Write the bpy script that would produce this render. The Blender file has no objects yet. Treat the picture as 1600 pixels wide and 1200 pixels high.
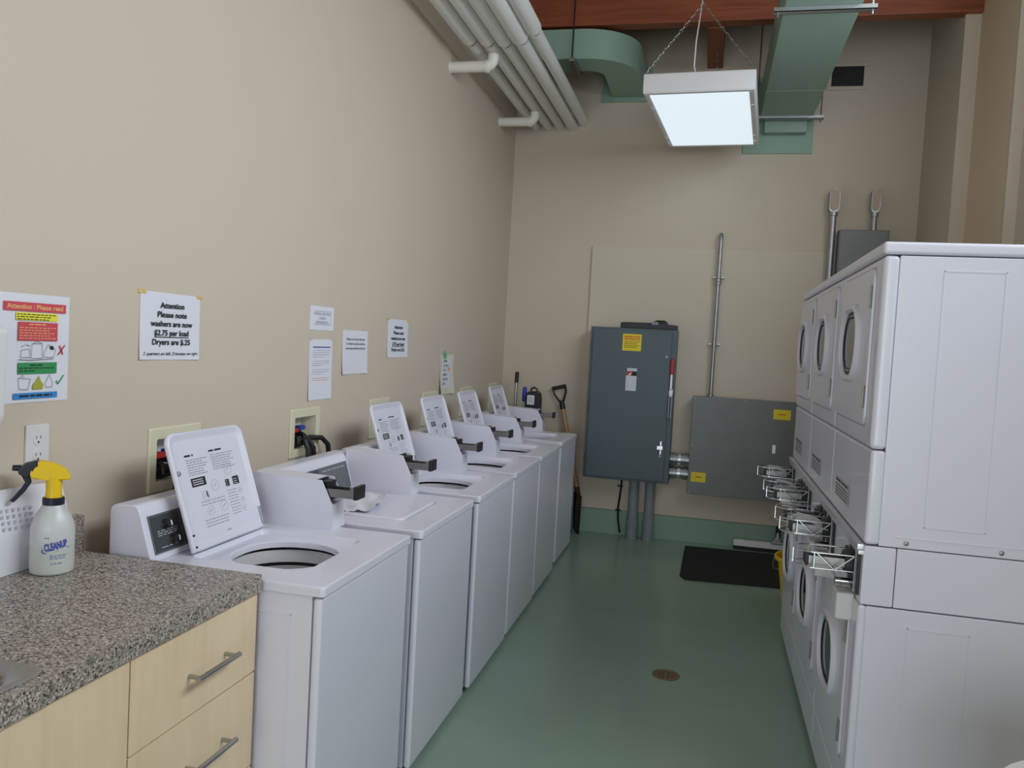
import bpy, bmesh, math, random
from mathutils import Vector, Matrix

random.seed(7)
S = bpy.context.scene
COL = S.collection

# ------------------------------------------------------------------ camera
FPX = 1276.9
cam_d = bpy.data.cameras.new('camera')
cam = bpy.data.objects.new('camera', cam_d)
COL.objects.link(cam)
S.camera = cam
cam_d.sensor_width = 36.0
cam_d.lens = FPX / 1600 * 36.0
cam_d.clip_start = 0.02


def cam_matrix(pos, rx, ry, rz):
    m = Matrix.Rotation(rz, 3, 'Z') @ Matrix.Rotation(rx, 3, 'X') @ Matrix.Rotation(ry, 3, 'Y')
    r, f, u = m.col[0], m.col[1], m.col[2]
    M = Matrix((r, u, -f)).transposed().to_4x4()
    M.translation = Vector(pos)
    return M


cam.matrix_world = cam_matrix((1.6383, -1.5573, 1.4774), -0.0494, -0.0552, 0.2339)

# ------------------------------------------------------------------ view, world, big lights
S.view_settings.view_transform = 'Standard'
S.view_settings.look = 'None'
S.view_settings.gamma = 1
S.view_settings.exposure = -0.16
S.view_settings.use_curve_mapping = False

W = bpy.data.worlds.new('world')
S.world = W
W.use_nodes = True
W.node_tree.nodes['Background'].inputs[0].default_value = (0.62, 0.78, 1.0, 1)
W.node_tree.nodes['Background'].inputs[1].default_value = 0.8


def area(name, loc, rot, sx, sy, power, color):
    d = bpy.data.lights.new(name, 'AREA')
    d.shape = 'RECTANGLE'
    d.size, d.size_y = sx, sy
    d.energy = power
    d.color = color
    o = bpy.data.objects.new(name, d)
    o.location = loc
    o.rotation_euler = rot
    COL.objects.link(o)
    return o


R90 = math.pi / 2
# daylight through the rear window (faces +Y) and fill from two added, unseen high windows in the right wall (face -X)
area('rear_daylight', (1.75, -5.63, 1.4), (R90, 0, 0), 2.66, 2.58, 115, (0.89, 0.95, 1.0))
area('high_daylight_near', (3.335, 0.1, 3.35), (R90, 0, R90), 2.2, 1.3, 100, (0.86, 0.93, 1.0))
area('high_daylight_far', (3.335, 2.125, 3.2), (R90, 0, R90), 1.65, 1.6, 41, (0.86, 0.93, 1.0))


# ------------------------------------------------------------------ materials
def mat(name, col, rough=0.5, metal=0.0, spec=0.5, noise=0.0, scale=8.0, bump=0.0, bscale=60.0, coat=0.0, trans=0.0, ior=1.45, emit=None, estr=0.0):
    m = bpy.data.materials.new(name)
    m.use_nodes = True
    nt = m.node_tree
    b = nt.nodes['Principled BSDF']
    b.inputs['Base Color'].default_value = (*col, 1)
    b.inputs['Roughness'].default_value = rough
    b.inputs['Metallic'].default_value = metal
    b.inputs['Specular IOR Level'].default_value = spec
    b.inputs['Coat Weight'].default_value = coat
    b.inputs['Transmission Weight'].default_value = trans
    b.inputs['IOR'].default_value = ior
    if emit:
        b.inputs['Emission Color'].default_value = (*emit, 1)
        b.inputs['Emission Strength'].default_value = estr
    tc = nt.nodes.new('ShaderNodeTexCoord')
    n = nt.nodes.new('ShaderNodeTexNoise')
    n.inputs['Scale'].default_value = scale
    n.inputs['Detail'].default_value = 4
    nt.links.new(tc.outputs['Object'], n.inputs['Vector'])
    mx = nt.nodes.new('ShaderNodeMix')
    mx.data_type = 'RGBA'
    k = noise
    mx.inputs[6].default_value = (*[c * (1 - k) for c in col], 1)
    mx.inputs[7].default_value = (*[min(1, c * (1 + k)) for c in col], 1)
    nt.links.new(n.outputs['Fac'], mx.inputs[0])
    nt.links.new(mx.outputs[2], b.inputs['Base Color'])
    if bump > 0:
        n2 = nt.nodes.new('ShaderNodeTexNoise')
        n2.inputs['Scale'].default_value = bscale
        n2.inputs['Detail'].default_value = 3
        nt.links.new(tc.outputs['Object'], n2.inputs['Vector'])
        bp = nt.nodes.new('ShaderNodeBump')
        bp.inputs['Strength'].default_value = bump
        bp.inputs['Distance'].default_value = 0.002
        nt.links.new(n2.outputs['Fac'], bp.inputs['Height'])
        nt.links.new(bp.outputs[0], b.inputs['Normal'])
    return m


def wood(name, c1, c2, axis, rough=0.45, scale=3.0, stretch=14):
    m = bpy.data.materials.new(name)
    m.use_nodes = True
    nt = m.node_tree
    b = nt.nodes['Principled BSDF']
    b.inputs['Roughness'].default_value = rough
    tc = nt.nodes.new('ShaderNodeTexCoord')
    mp = nt.nodes.new('ShaderNodeMapping')
    sc = [scale * stretch] * 3
    sc[axis] = scale
    mp.inputs['Scale'].default_value = sc
    nt.links.new(tc.outputs['Object'], mp.inputs['Vector'])
    n = nt.nodes.new('ShaderNodeTexNoise')
    n.inputs['Scale'].default_value = 1.0
    n.inputs['Detail'].default_value = 6
    n.inputs['Distortion'].default_value = 0.6
    nt.links.new(mp.outputs[0], n.inputs['Vector'])
    r = nt.nodes.new('ShaderNodeValToRGB')
    r.color_ramp.elements[0].position = 0.3
    r.color_ramp.elements[0].color = (*c1, 1)
    r.color_ramp.elements[1].position = 0.7
    r.color_ramp.elements[1].color = (*c2, 1)
    nt.links.new(n.outputs['Fac'], r.inputs[0])
    nt.links.new(r.outputs[0], b.inputs['Base Color'])
    return m


def speckle(name):
    m = bpy.data.materials.new(name)
    m.use_nodes = True
    nt = m.node_tree
    b = nt.nodes['Principled BSDF']
    b.inputs['Roughness'].default_value = 0.38
    tc = nt.nodes.new('ShaderNodeTexCoord')
    v = nt.nodes.new('ShaderNodeTexVoronoi')
    v.inputs['Scale'].default_value = 260
    nt.links.new(tc.outputs['Object'], v.inputs['Vector'])
    sp = nt.nodes.new('ShaderNodeSeparateColor')
    nt.links.new(v.outputs['Color'], sp.inputs[0])
    r = nt.nodes.new('ShaderNodeValToRGB')
    r.color_ramp.interpolation = 'CONSTANT'
    els = r.color_ramp.elements
    cols = [(0.0, (0.045, 0.040, 0.038)), (0.14, (0.20, 0.175, 0.16)), (0.40, (0.33, 0.28, 0.245)), (0.68, (0.44, 0.385, 0.34)), (0.9, (0.60, 0.54, 0.48))]
    els[0].position, els[0].color = cols[0][0], (*cols[0][1], 1)
    els[1].position, els[1].color = cols[1][0], (*cols[1][1], 1)
    for p, c in cols[2:]:
        e = els.new(p)
        e.color = (*c, 1)
    nt.links.new(sp.outputs[0], r.inputs[0])
    nt.links.new(r.outputs[0], b.inputs['Base Color'])
    return m


M = {}
M['wall'] = mat('wall_paint', (0.62, 0.535, 0.43), 0.75, noise=0.02, scale=2, bump=0.15, bscale=140)
M['tan'] = mat('tan_paint', (0.72, 0.55, 0.40), 0.75, noise=0.02, scale=2)  # wall colour tinted tan, warm light put into the paint
M['board'] = mat('board_paint', (0.64, 0.56, 0.45), 0.6, noise=0.03, scale=3, bump=0.2, bscale=40)
M['floor'] = mat('floor_paint', (0.30, 0.43, 0.345), 0.22, noise=0.12, scale=2.2, bump=0.12, bscale=30)
M['green'] = mat('green_paint', (0.27, 0.41, 0.32), 0.45, noise=0.06, scale=5)
M['duct'] = mat('duct_paint', (0.29, 0.43, 0.35), 0.5, noise=0.05, scale=4)
M['ceiling'] = mat('ceiling_paint', (0.20, 0.13, 0.09), 0.8, noise=0.1, scale=4)
M['white'] = mat('white_enamel', (0.755, 0.75, 0.85), 0.28, noise=0.01, scale=3, coat=0.2)
M['white2'] = mat('white_enamel_groove', (0.42, 0.42, 0.46), 0.4)
M['plastic'] = mat('white_plastic', (0.72, 0.71, 0.71), 0.4)
M['frame'] = mat('cream_plastic', (0.72, 0.68, 0.50), 0.45)
M['dark'] = mat('black_plastic', (0.012, 0.012, 0.014), 0.4)
M['rubber'] = mat('black_rubber', (0.018, 0.018, 0.02), 0.75, noise=0.2, scale=60, bump=0.5, bscale=200)
M['panel'] = mat('console_panel', (0.055, 0.062, 0.066), 0.35, noise=0.1)
M['panelg'] = mat('console_panel_grey', (0.13, 0.14, 0.15), 0.35, noise=0.05)
M['chrome'] = mat('chrome', (0.75, 0.75, 0.76), 0.18, metal=1)
M['steel'] = mat('brushed_steel', (0.45, 0.44, 0.43), 0.32, metal=1, noise=0.1, scale=50)
M['galv'] = mat('galvanised', (0.42, 0.43, 0.44), 0.42, metal=0.9, noise=0.15, scale=30)
M['coin'] = mat('coin_metal', (0.30, 0.29, 0.28), 0.3, metal=1)
M['alu'] = mat('aluminium', (0.70, 0.72, 0.75), 0.35, metal=0.8)
M['greybox'] = mat('grey_enamel', (0.082, 0.115, 0.13), 0.42, noise=0.04, scale=3)
M['greybox2'] = mat('grey_steel_box', (0.18, 0.19, 0.185), 0.45, metal=0.2, noise=0.12, scale=6)
M['pvc'] = mat('grey_pvc', (0.26, 0.29, 0.30), 0.45, noise=0.05)
M['jacket'] = mat('pipe_jacket', (0.78, 0.79, 0.76), 0.5, noise=0.03)
M['pipewhite'] = mat('white_pipe', (0.84, 0.81, 0.74), 0.4)
M['yellow'] = mat('yellow_plastic', (0.85, 0.58, 0.01), 0.35)
M['navy'] = mat('navy_plastic', (0.012, 0.016, 0.032), 0.35)
M['label_y'] = mat('yellow_label', (0.85, 0.66, 0.02), 0.45)
M['orange'] = mat('orange_ink', (0.70, 0.12, 0.02), 0.5)
M['red'] = mat('red_plastic', (0.45, 0.02, 0.02), 0.4)
M['blue'] = mat('blue_plastic', (0.02, 0.06, 0.42), 0.4)
M['paper'] = mat('paper', (0.76, 0.76, 0.83), 0.8, noise=0.01)
M['paper_y'] = mat('paper_aged', (0.74, 0.72, 0.58), 0.8)
M['ink'] = mat('black_ink', (0.02, 0.02, 0.025), 0.7)
M['ink2'] = mat('grey_ink', (0.30, 0.30, 0.34), 0.7)
M['ink3'] = mat('faint_ink', (0.52, 0.52, 0.57), 0.7)
M['blueink'] = mat('blue_ink', (0.05, 0.09, 0.42), 0.6)
M['pr'] = mat('print_red', (0.62, 0.075, 0.10), 0.7)
M['py'] = mat('print_yellow', (0.85, 0.78, 0.05), 0.7)
M['pg'] = mat('print_green', (0.04, 0.30, 0.10), 0.7)
M['pb'] = mat('print_blue', (0.04, 0.25, 0.62), 0.7)
M['ppeach'] = mat('print_peach', (0.85, 0.45, 0.20), 0.7)
M['plime'] = mat('print_lime', (0.40, 0.42, 0.05), 0.7)
M['tape'] = mat('masking_tape', (0.70, 0.50, 0.20), 0.6)
M['tapec'] = mat('clear_tape', (0.60, 0.56, 0.50), 0.35)
M['maple'] = wood('maple', (0.80, 0.61, 0.41), (0.87, 0.69, 0.48), 2, 0.4, 2.5, 8)
M['mapleh'] = M['maple']
M['beam'] = wood('red_cedar', (0.19, 0.045, 0.018), (0.33, 0.085, 0.03), 0, 0.5, 2.0, 14)
M['joist'] = wood('red_cedar_joist', (0.17, 0.045, 0.018), (0.29, 0.08, 0.03), 1, 0.5, 2.0, 14)
M['handlewood'] = wood('ash_handle', (0.42, 0.24, 0.11), (0.55, 0.34, 0.17), 2, 0.5, 5, 10)
M['counter'] = speckle('speckled_laminate')
M['glass'] = mat('door_glass', (0.03, 0.033, 0.036), 0.06, spec=0.7)
M['pane'] = mat('window_glass', (1, 1, 1), 0.0, trans=1.0, ior=1.05)
M['bottle'] = mat('translucent_bottle', (0.84, 0.86, 0.85), 0.3, trans=0.4)
M['liquid'] = mat('bottle_liquid', (0.72, 0.76, 0.70), 0.25, trans=0.25)
M['tub'] = mat('tub_white', (0.66, 0.66, 0.68), 0.3)
M['steeltub'] = mat('tub_steel', (0.62, 0.60, 0.59), 0.4, metal=0.3)
M['brass'] = mat('drain_brass', (0.30, 0.20, 0.12), 0.4, metal=0.8, noise=0.3, scale=60)
M['brown'] = mat('fitting_cover', (0.50, 0.385, 0.30), 0.5)
M['deepred'] = mat('shovel_blade', (0.035, 0.008, 0.010), 0.4)
M['lamp'] = mat('lamp_diffuser', (0.45, 0.47, 0.5), 0.5, emit=(0.80, 0.92, 1.0), estr=0.93)
M['grille'] = mat('vent_grille', (0.05, 0.045, 0.04), 0.6)
M['void'] = mat('dark_interior', (0.02, 0.02, 0.02), 0.8)


# ------------------------------------------------------------------ mesh helpers
def BM():
    return bmesh.new()


def obj(name, bm, m, parent=None, loc=None, angle=35, smooth=True):
    me = bpy.data.meshes.new(name)
    bmesh.ops.recalc_face_normals(bm, faces=bm.faces[:])
    bm.to_mesh(me)
    bm.free()
    for mm in (m if isinstance(m, (list, tuple)) else [m]):
        me.materials.append(M[mm] if isinstance(mm, str) else mm)
    if smooth:
        me.polygons.foreach_set('use_smooth', [True] * len(me.polygons))
        me.set_sharp_from_angle(angle=math.radians(angle))
    o = bpy.data.objects.new(name, me)
    COL.objects.link(o)
    if smooth:
        wn = o.modifiers.new('normals', 'WEIGHTED_NORMAL')
        wn.keep_sharp = True
        wn.weight = 100
    if parent is not None:
        o.parent = parent
    if loc is not None:
        o.location = loc
    return o


def tag(o, label, cat, group=None, kind=None):
    if label:
        o['label'] = label
    if cat:
        o['category'] = cat
    if group:
        o['group'] = group
    if kind:
        o['kind'] = kind
    return o


def thing(name, loc, label, cat, group=None, rz=0):
    o = bpy.data.objects.new(name, None)
    o.empty_display_size = 0.05
    COL.objects.link(o)
    o.location = loc
    o.rotation_euler = (0, 0, rz)
    return tag(o, label, cat, group)


def struct(name, bm, m, **k):
    o = obj(name, bm, m, **k)
    o['kind'] = 'structure'
    return o


def copy_tree(o, parent=None):
    c = o.copy()
    COL.objects.link(c)
    if parent is not None:
        c.parent = parent
    for ch in list(o.children):
        copy_tree(ch, c)
    return c


def bx(bm, x0, x1, y0, y1, z0, z1, bev=0.0, seg=2, mi=0):
    r = bmesh.ops.create_cube(bm, size=1)
    vs = r['verts']
    cx, cy, cz = (x0 + x1) / 2, (y0 + y1) / 2, (z0 + z1) / 2
    for v in vs:
        v.co = Vector((cx + v.co.x * (x1 - x0), cy + v.co.y * (y1 - y0), cz + v.co.z * (z1 - z0)))
    fs = list({f for v in vs for f in v.link_faces})
    for f in fs:
        f.material_index = mi
    if bev > 0:
        es = list({e for v in vs for e in v.link_edges})
        r2 = bmesh.ops.bevel(bm, geom=es, offset=bev, segments=seg, affect='EDGES', profile=0.5)
        for f in r2['faces']:
            f.material_index = mi


def solid(bm, th):
    bmesh.ops.recalc_face_normals(bm, faces=bm.faces[:])
    bm.normal_update()
    bmesh.ops.solidify(bm, geom=bm.faces[:], thickness=th)


def tube(bm, pts, r, seg=8, closed=False, mi=0, caps=True):
    pts = [Vector(p) for p in pts]
    n = len(pts)
    rr = r if isinstance(r, (list, tuple)) else [r] * n
    up = None
    rings = []
    for i, p in enumerate(pts):
        if closed:
            t = pts[(i + 1) % n] - pts[i - 1]
        else:
            t = pts[min(i + 1, n - 1)] - pts[max(i - 1, 0)]
        t.normalize()
        if up is None:
            a = Vector((0, 0, 1)) if abs(t.z) < 0.9 else Vector((1, 0, 0))
            up = a - t * a.dot(t)
        else:
            up = up - t * up.dot(t)
        up.normalize()
        s = t.cross(up)
        rings.append([bm.verts.new(p + (up * math.cos(2 * math.pi * k / seg) + s * math.sin(2 * math.pi * k / seg)) * rr[i]) for k in range(seg)])
    for i in range(n if closed else n - 1):
        a, b = rings[i], rings[(i + 1) % n]
        for k in range(seg):
            f = bm.faces.new((a[k], a[(k + 1) % seg], b[(k + 1) % seg], b[k]))
            f.material_index = mi
    if caps and not closed:
        f = bm.faces.new(rings[0][::-1])
        f.material_index = mi
        f = bm.faces.new(rings[-1])
        f.material_index = mi


def lathe(bm, prof, c=(0, 0, 0), axis='z', seg=32, mi=0, mis=None, sx=1.0, sy=1.0, caps=True):
    c = Vector(c)
    rings = []
    for (r, h) in prof:
        ring = []
        for k in range(seg):
            a = 2 * math.pi * k / seg
            u, v = r * math.cos(a) * sx, r * math.sin(a) * sy
            if axis == 'z':
                p = Vector((u, v, h))
            elif axis == 'x':
                p = Vector((h, u, v))
            else:
                p = Vector((u, h, v))
            ring.append(bm.verts.new(c + p))
        rings.append(ring)
    for i in range(len(rings) - 1):
        for k in range(seg):
            f = bm.faces.new((rings[i][k], rings[i][(k + 1) % seg], rings[i + 1][(k + 1) % seg], rings[i + 1][k]))
            f.material_index = mis[i] if mis else mi
    for ring, j in ((rings[0], 0), (rings[-1], -1)):
        if caps and prof[j][0] > 1e-6:
            f = bm.faces.new(ring)
            f.material_index = (mis[j] if mis else mi)


def prism(bm, poly, axis, a, b, bev=0.0, mi=0, seg=2):
    """poly: 2-D points; axis 'y': (x,z) extruded in y; 'x': (y,z); 'z': (x,y)"""
    def P(p, h):
        if axis == 'y':
            return Vector((p[0], h, p[1]))
        if axis == 'x':
            return Vector((h, p[0], p[1]))
        return Vector((p[0], p[1], h))
    A = [bm.verts.new(P(p, a)) for p in poly]
    B = [bm.verts.new(P(p, b)) for p in poly]
    n = len(poly)
    fs = [bm.faces.new(A[::-1]), bm.faces.new(B)]
    for i in range(n):
        fs.append(bm.faces.new((A[i], A[(i + 1) % n], B[(i + 1) % n], B[i])))
    for f in fs:
        f.material_index = mi
    if bev > 0:
        es = list({e for f in fs for e in f.edges})
        r2 = bmesh.ops.bevel(bm, geom=es, offset=bev, segments=seg, affect='EDGES', profile=0.5)
        for f in r2['faces']:
            f.material_index = mi


def rr(cx, cy, hx, hy, r, k=6, m=3):
    """rounded rectangle as an ordered loop; every call with the same k, m has matching point counts"""
    out = []
    r = min(r, hx, hy)
    cs = [(hx - r, hy - r, 0), (-(hx - r), hy - r, 90), (-(hx - r), -(hy - r), 180), (hx - r, -(hy - r), 270)]
    arcs = []
    for (ox, oy, a0) in cs:
        arcs.append([(cx + ox + r * math.cos(math.radians(a0 + 90 * i / k)), cy + oy + r * math.sin(math.radians(a0 + 90 * i / k))) for i in range(k + 1)])
    for i in range(4):
        a, b = arcs[i], arcs[(i + 1) % 4]
        out += a
        p, q = a[-1], b[0]
        for j in range(1, m):
            t = j / m
            out.append((p[0] + (q[0] - p[0]) * t, p[1] + (q[1] - p[1]) * t))
    return out


def loft(bm, loops, cap0=False, cap1=False, mis=None):
    rings = [[bm.verts.new(Vector(p)) for p in L] for L in loops]
    n = len(rings[0])
    for i in range(len(rings) - 1):
        for k in range(n):
            f = bm.faces.new((rings[i][k], rings[i][(k + 1) % n], rings[i + 1][(k + 1) % n], rings[i + 1][k]))
            if mis:
                f.material_index = mis[i]
    if cap0:
        f = bm.faces.new(rings[0][::-1])
        if mis:
            f.material_index = mis[0]
    if cap1:
        f = bm.faces.new(rings[-1])
        if mis:
            f.material_index = mis[-1]


class Sheet:
    """marks printed on a flat face: origin at its lower left corner, right and up unit vectors"""
    def __init__(s, o, right, up, lift=0.0006):
        s.o, s.r, s.u = Vector(o), Vector(right).normalized(), Vector(up).normalized()
        s.n = s.r.cross(s.u)
        s.lift = lift

    def P(s, a, b, h=0.0):
        return s.o + s.r * a + s.u * b + s.n * (s.lift + h)

    def quad(s, bm, pts, mi=0, h=0.0):
        f = bm.faces.new([bm.verts.new(s.P(a, b, h)) for a, b in pts])
        f.material_index = mi

    def rect(s, bm, a0, a1, b0, b1, mi=0, h=0.0):
        s.quad(bm, [(a0, b0), (a1, b0), (a1, b1), (a0, b1)], mi, h)

    def line(s, bm, pts, w, mi=0, h=0.0):
        for (p, q) in zip(pts[:-1], pts[1:]):
            d = Vector((q[0] - p[0], q[1] - p[1]))
            if d.length < 1e-9:
                continue
            n = Vector((-d.y, d.x)).normalized() * w / 2
            s.quad(bm, [(p[0] - n.x, p[1] - n.y), (q[0] - n.x, q[1] - n.y), (q[0] + n.x, q[1] + n.y), (p[0] + n.x, p[1] + n.y)], mi, h)

    def words(s, bm, a0, a1, b, hgt, mi=0, wl=(0.012, 0.03), gap=0.005, h=0.0):
        a = a0
        while a < a1 - 0.004:
            w = min(random.uniform(*wl), a1 - a)
            s.rect(bm, a, a + w, b, b + hgt, mi, h)
            a += w + gap

    def text(s, bm, txt, a, b, size=None, width=None, align='CENTER', mi=0, bold=0.0, h=0.0, rot=0.0, shear=0.0, maxh=None):
        cu = bpy.data.curves.new('t', 'FONT')
        cu.body = txt
        cu.size = 1.0
        cu.offset = bold
        cu.shear = shear
        cu.resolution_u = 3
        cu.align_x = align
        ob = bpy.data.objects.new('t', cu)
        COL.objects.link(ob)
        me = ob.to_mesh()
        xs = [v.co.x for v in me.vertices]
        w = max(xs) - min(xs)
        sx = sy = size if size else width / w
        if size and width:
            sx = width / w
        c, sn = math.cos(rot), math.sin(rot)
        vs = []
        for v in me.vertices:
            x, y = v.co.x * sx, v.co.y * sy
            vs.append(bm.verts.new(s.P(a + x * c - y * sn, b + x * sn + y * c, h)))
        for p in me.polygons:
            try:
                f = bm.faces.new([vs[i] for i in p.vertices])
                f.material_index = mi
            except ValueError:
                pass
        ob.to_mesh_clear()
        bpy.data.objects.remove(ob)
        bpy.data.curves.remove(cu)


def printed(name, bm, mats, parent):
    return obj(name, bm, mats, parent, smooth=False)


# ------------------------------------------------------------------ the room
D = 4.967          # back wall
XR = 3.2           # right wall
YB = -5.5          # rear wall
HC = 4.2           # ceiling
BOX_Y = [(0.59, 0.85), (1.455, 1.712), (2.256, 2.507), (3.03, 3.29), (3.80, 4.06), (4.54, 4.80)]
BZ0, BZ1 = 0.955, 1.158
HOLE = 0.034       # frame width around each recess

bm = BM()
bx(bm, -0.15, 4.0, YB - 0.15, D + 0.15, -0.12, 0.0)
struct('floor', bm, 'floor')

bm = BM()
bx(bm, -0.15, 4.0, YB - 0.15, D + 0.15, HC, HC + 0.12)
struct('ceiling', bm, 'ceiling')

bm = BM()   # left wall, with six openings for the washer supply boxes
bx(bm, -0.15, 0, YB, D, 0, BZ0 + HOLE)
bx(bm, -0.15, 0, YB, D, BZ1 - HOLE, HC)
ys = [YB] + [v for p in BOX_Y for v in (p[0] + HOLE, p[1] - HOLE)] + [D]
for i in range(0, len(ys), 2):
    bx(bm, -0.15, 0, ys[i], ys[i + 1], BZ0 + HOLE, BZ1 - HOLE)
for (a, b) in BOX_Y:
    bx(bm, -0.15, -0.075, a, b, BZ0, BZ1)
struct('wall_left', bm, 'wall', smooth=False)

bm = BM()
bx(bm, -0.15, XR + 0.15, D, D + 0.15, 0, HC)
struct('wall_back', bm, 'wall', smooth=False)

# right wall, with two unseen high windows added above the dryers to brighten the room
WN = [(-1.0, 1.2, 2.7, 4.0), (1.3, 2.95, 2.4, 4.0)]
bm = BM()
bx(bm, XR, XR + 0.15, YB, WN[0][0], 0, HC)
bx(bm, XR, XR + 0.15, WN[0][0], WN[0][1], 0, WN[0][2])
bx(bm, XR, XR + 0.15, WN[0][0], WN[0][1], WN[0][3], HC)
bx(bm, XR, XR + 0.15, WN[0][1], WN[1][0], 0, HC)
bx(bm, XR, XR + 0.15, WN[1][0], WN[1][1], 0, WN[1][2])
bx(bm, XR, XR + 0.15, WN[1][0], WN[1][1], WN[1][3], HC)
bx(bm, XR, XR + 0.15, WN[1][1], D, 0, HC)
bx(bm, 3.14, XR, 3.40, 3.428, 0, HC)
struct('wall_right', bm, 'wall', smooth=False)
bm = BM()
bx(bm, 3.05, XR, 4.11, D, 0, HC)
struct('trim_1', bm, 'wall', smooth=False)
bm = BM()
bx(bm, 3.14, XR, 3.43, 4.11, 0, HC)  # band of wall coloured as if warm light fell on it
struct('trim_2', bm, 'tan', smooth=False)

# rear wall behind the camera, with a wide window
RX0, RX1, RZ0, RZ1 = 0.4, 3.1, 0.08, 2.7
bm = BM()
bx(bm, -0.15, RX0, YB - 0.15, YB, 0, HC)
bx(bm, RX1, XR + 0.15, YB - 0.15, YB, 0, HC)
bx(bm, RX0, RX1, YB - 0.15, YB, 0, RZ0)
bx(bm, RX0, RX1, YB - 0.15, YB, RZ1, HC)
struct('wall_rear', bm, 'wall', smooth=False)


def window(name, axis, u0, u1, z0, z1, w0, w1, n):
    bm = BM()
    t = 0.05
    def b(ua, ub, za, zb, wa=w0, wb=w1):
        if axis == 'x':
            bx(bm, ua, ub, wa, wb, za, zb)
        else:
            bx(bm, wa, wb, ua, ub, za, zb)
    b(u0, u1, z0, z0 + t)
    b(u0, u1, z1 - t, z1)
    for i in range(n + 1):
        uc = u0 + t / 2 + (u1 - u0 - t) * i / n
        b(uc - t / 2, uc + t / 2, z0, z1)
    o = struct(name, bm, 'plastic')
    return o


window('window_1', 'x', RX0, RX1, RZ0, RZ1, YB - 0.1, YB - 0.04, 3)
for i, w_ in enumerate(WN):  # unseen windows, added for the fill light from the right
    window('window_%d' % (i + 2), 'y', *w_, XR + 0.04, XR + 0.1, 2)

bm = BM()   # green painted skirting band round the foot of the walls
bx(bm, 0.0, 3.05, D - 0.012, D, 0, 0.19)
struct('baseboard_back', bm, 'green')
bm = BM()
bx(bm, 0, 0.012, YB, D - 0.012, 0, 0.19)
struct('baseboard_left', bm, 'green')

# red-brown beam across the room, and the joist from it to the back wall
bm = BM()
bx(bm, 0.0, XR, 4.07, 4.17, 3.67, 4.04, 0.006)
bx(bm, 0.0, XR, 4.085, 4.20, 4.0, HC)
struct('trim_3', bm, 'beam')
bm = BM()
bx(bm, 1.485, 1.60, 4.17, D, 3.66, HC, 0.006)
struct('trim_4', bm, 'joist')


# ------------------------------------------------------------------ washing machines
HT = 0.838
LW = (0.112, 0.490)      # lid from .. to (y)
LX = (0.285, 0.628)      # lid from hinge to front (x)


def lid_print(sh, bm):
    """instruction print inside a lid, a sheet 0.31 wide and 0.33 tall"""
    def T(a, b):
        return a, b
    sh.rect(bm, 0.055, 0.06, 0.243, 0.247, 0)
    sh.words(bm, 0.05, 0.083, 0.242, 0.005, 0)
    sh.words(bm, 0.145, 0.205, 0.245, 0.005, 0)
    for i in range(7):
        sh.words(bm, 0.052, 0.052 + random.uniform(0.06, 0.082), 0.231 - i * 0.0068, 0.0022, 1, (0.006, 0.016), 0.0025)
        sh.words(bm, 0.148, 0.148 + random.uniform(0.075, 0.10), 0.234 - i * 0.0068, 0.0022, 1, (0.006, 0.016), 0.0025)
    sh.rect(bm, 0.053, 0.108, 0.158, 0.182, 0)
    for i in range(3):
        sh.rect(bm, 0.058, 0.098, 0.163 + i * 0.006, 0.165 + i * 0.006, 3, 0.0003)
    for x0, x1, y0, y1 in ((0.182, 0.198, 0.138, 0.158), (0.214, 0.24, 0.138, 0.162)):
        sh.rect(bm, x0, x1, y0, y1, 0)
        for i in range(3):
            sh.rect(bm, x0 + 0.003, x1 - 0.008, y0 + 0.003 + i * 0.006, y0 + 0.0045 + i * 0.006, 3, 0.0003)
    sh.quad(bm, [(0.1, 0.125), (0.105, 0.122), (0.102, 0.142), (0.099, 0.14)], 0)
    for (cx, cy, r) in ((0.205, 0.187, 0.018), (0.14, 0.15, 0.017), (0.095, 0.128, 0.014), (0.10, 0.085, 0.014), (0.155, 0.088, 0.017), (0.235, 0.118, 0.009), (0.238, 0.09, 0.009), (0.235, 0.066, 0.010)):
        pts = [(cx + r * math.cos(a * math.pi / 6) * random.uniform(.8, 1), cy + r * math.sin(a * math.pi / 6) * random.uniform(.8, 1)) for a in range(13)]
        sh.line(bm, pts, 0.0012, 2)
        sh.line(bm, [(cx - r * .4, cy - r * .2), (cx + r * .3, cy + r * .3)], 0.0015, 1)
    for i in range(9):
        y = 0.112 - i * 0.0085
        if y > 0.1 or y < 0.065:
            sh.words(bm, 0.07, 0.165, y, 0.002, 1, (0.006, 0.016), 0.0025)
        sh.words(bm, 0.182, 0.222, 0.124 - i * 0.0085, 0.002, 1, (0.006, 0.014), 0.0025)
    sh.words(bm, 0.145, 0.163, 0.018, 0.003, 1)


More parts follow.
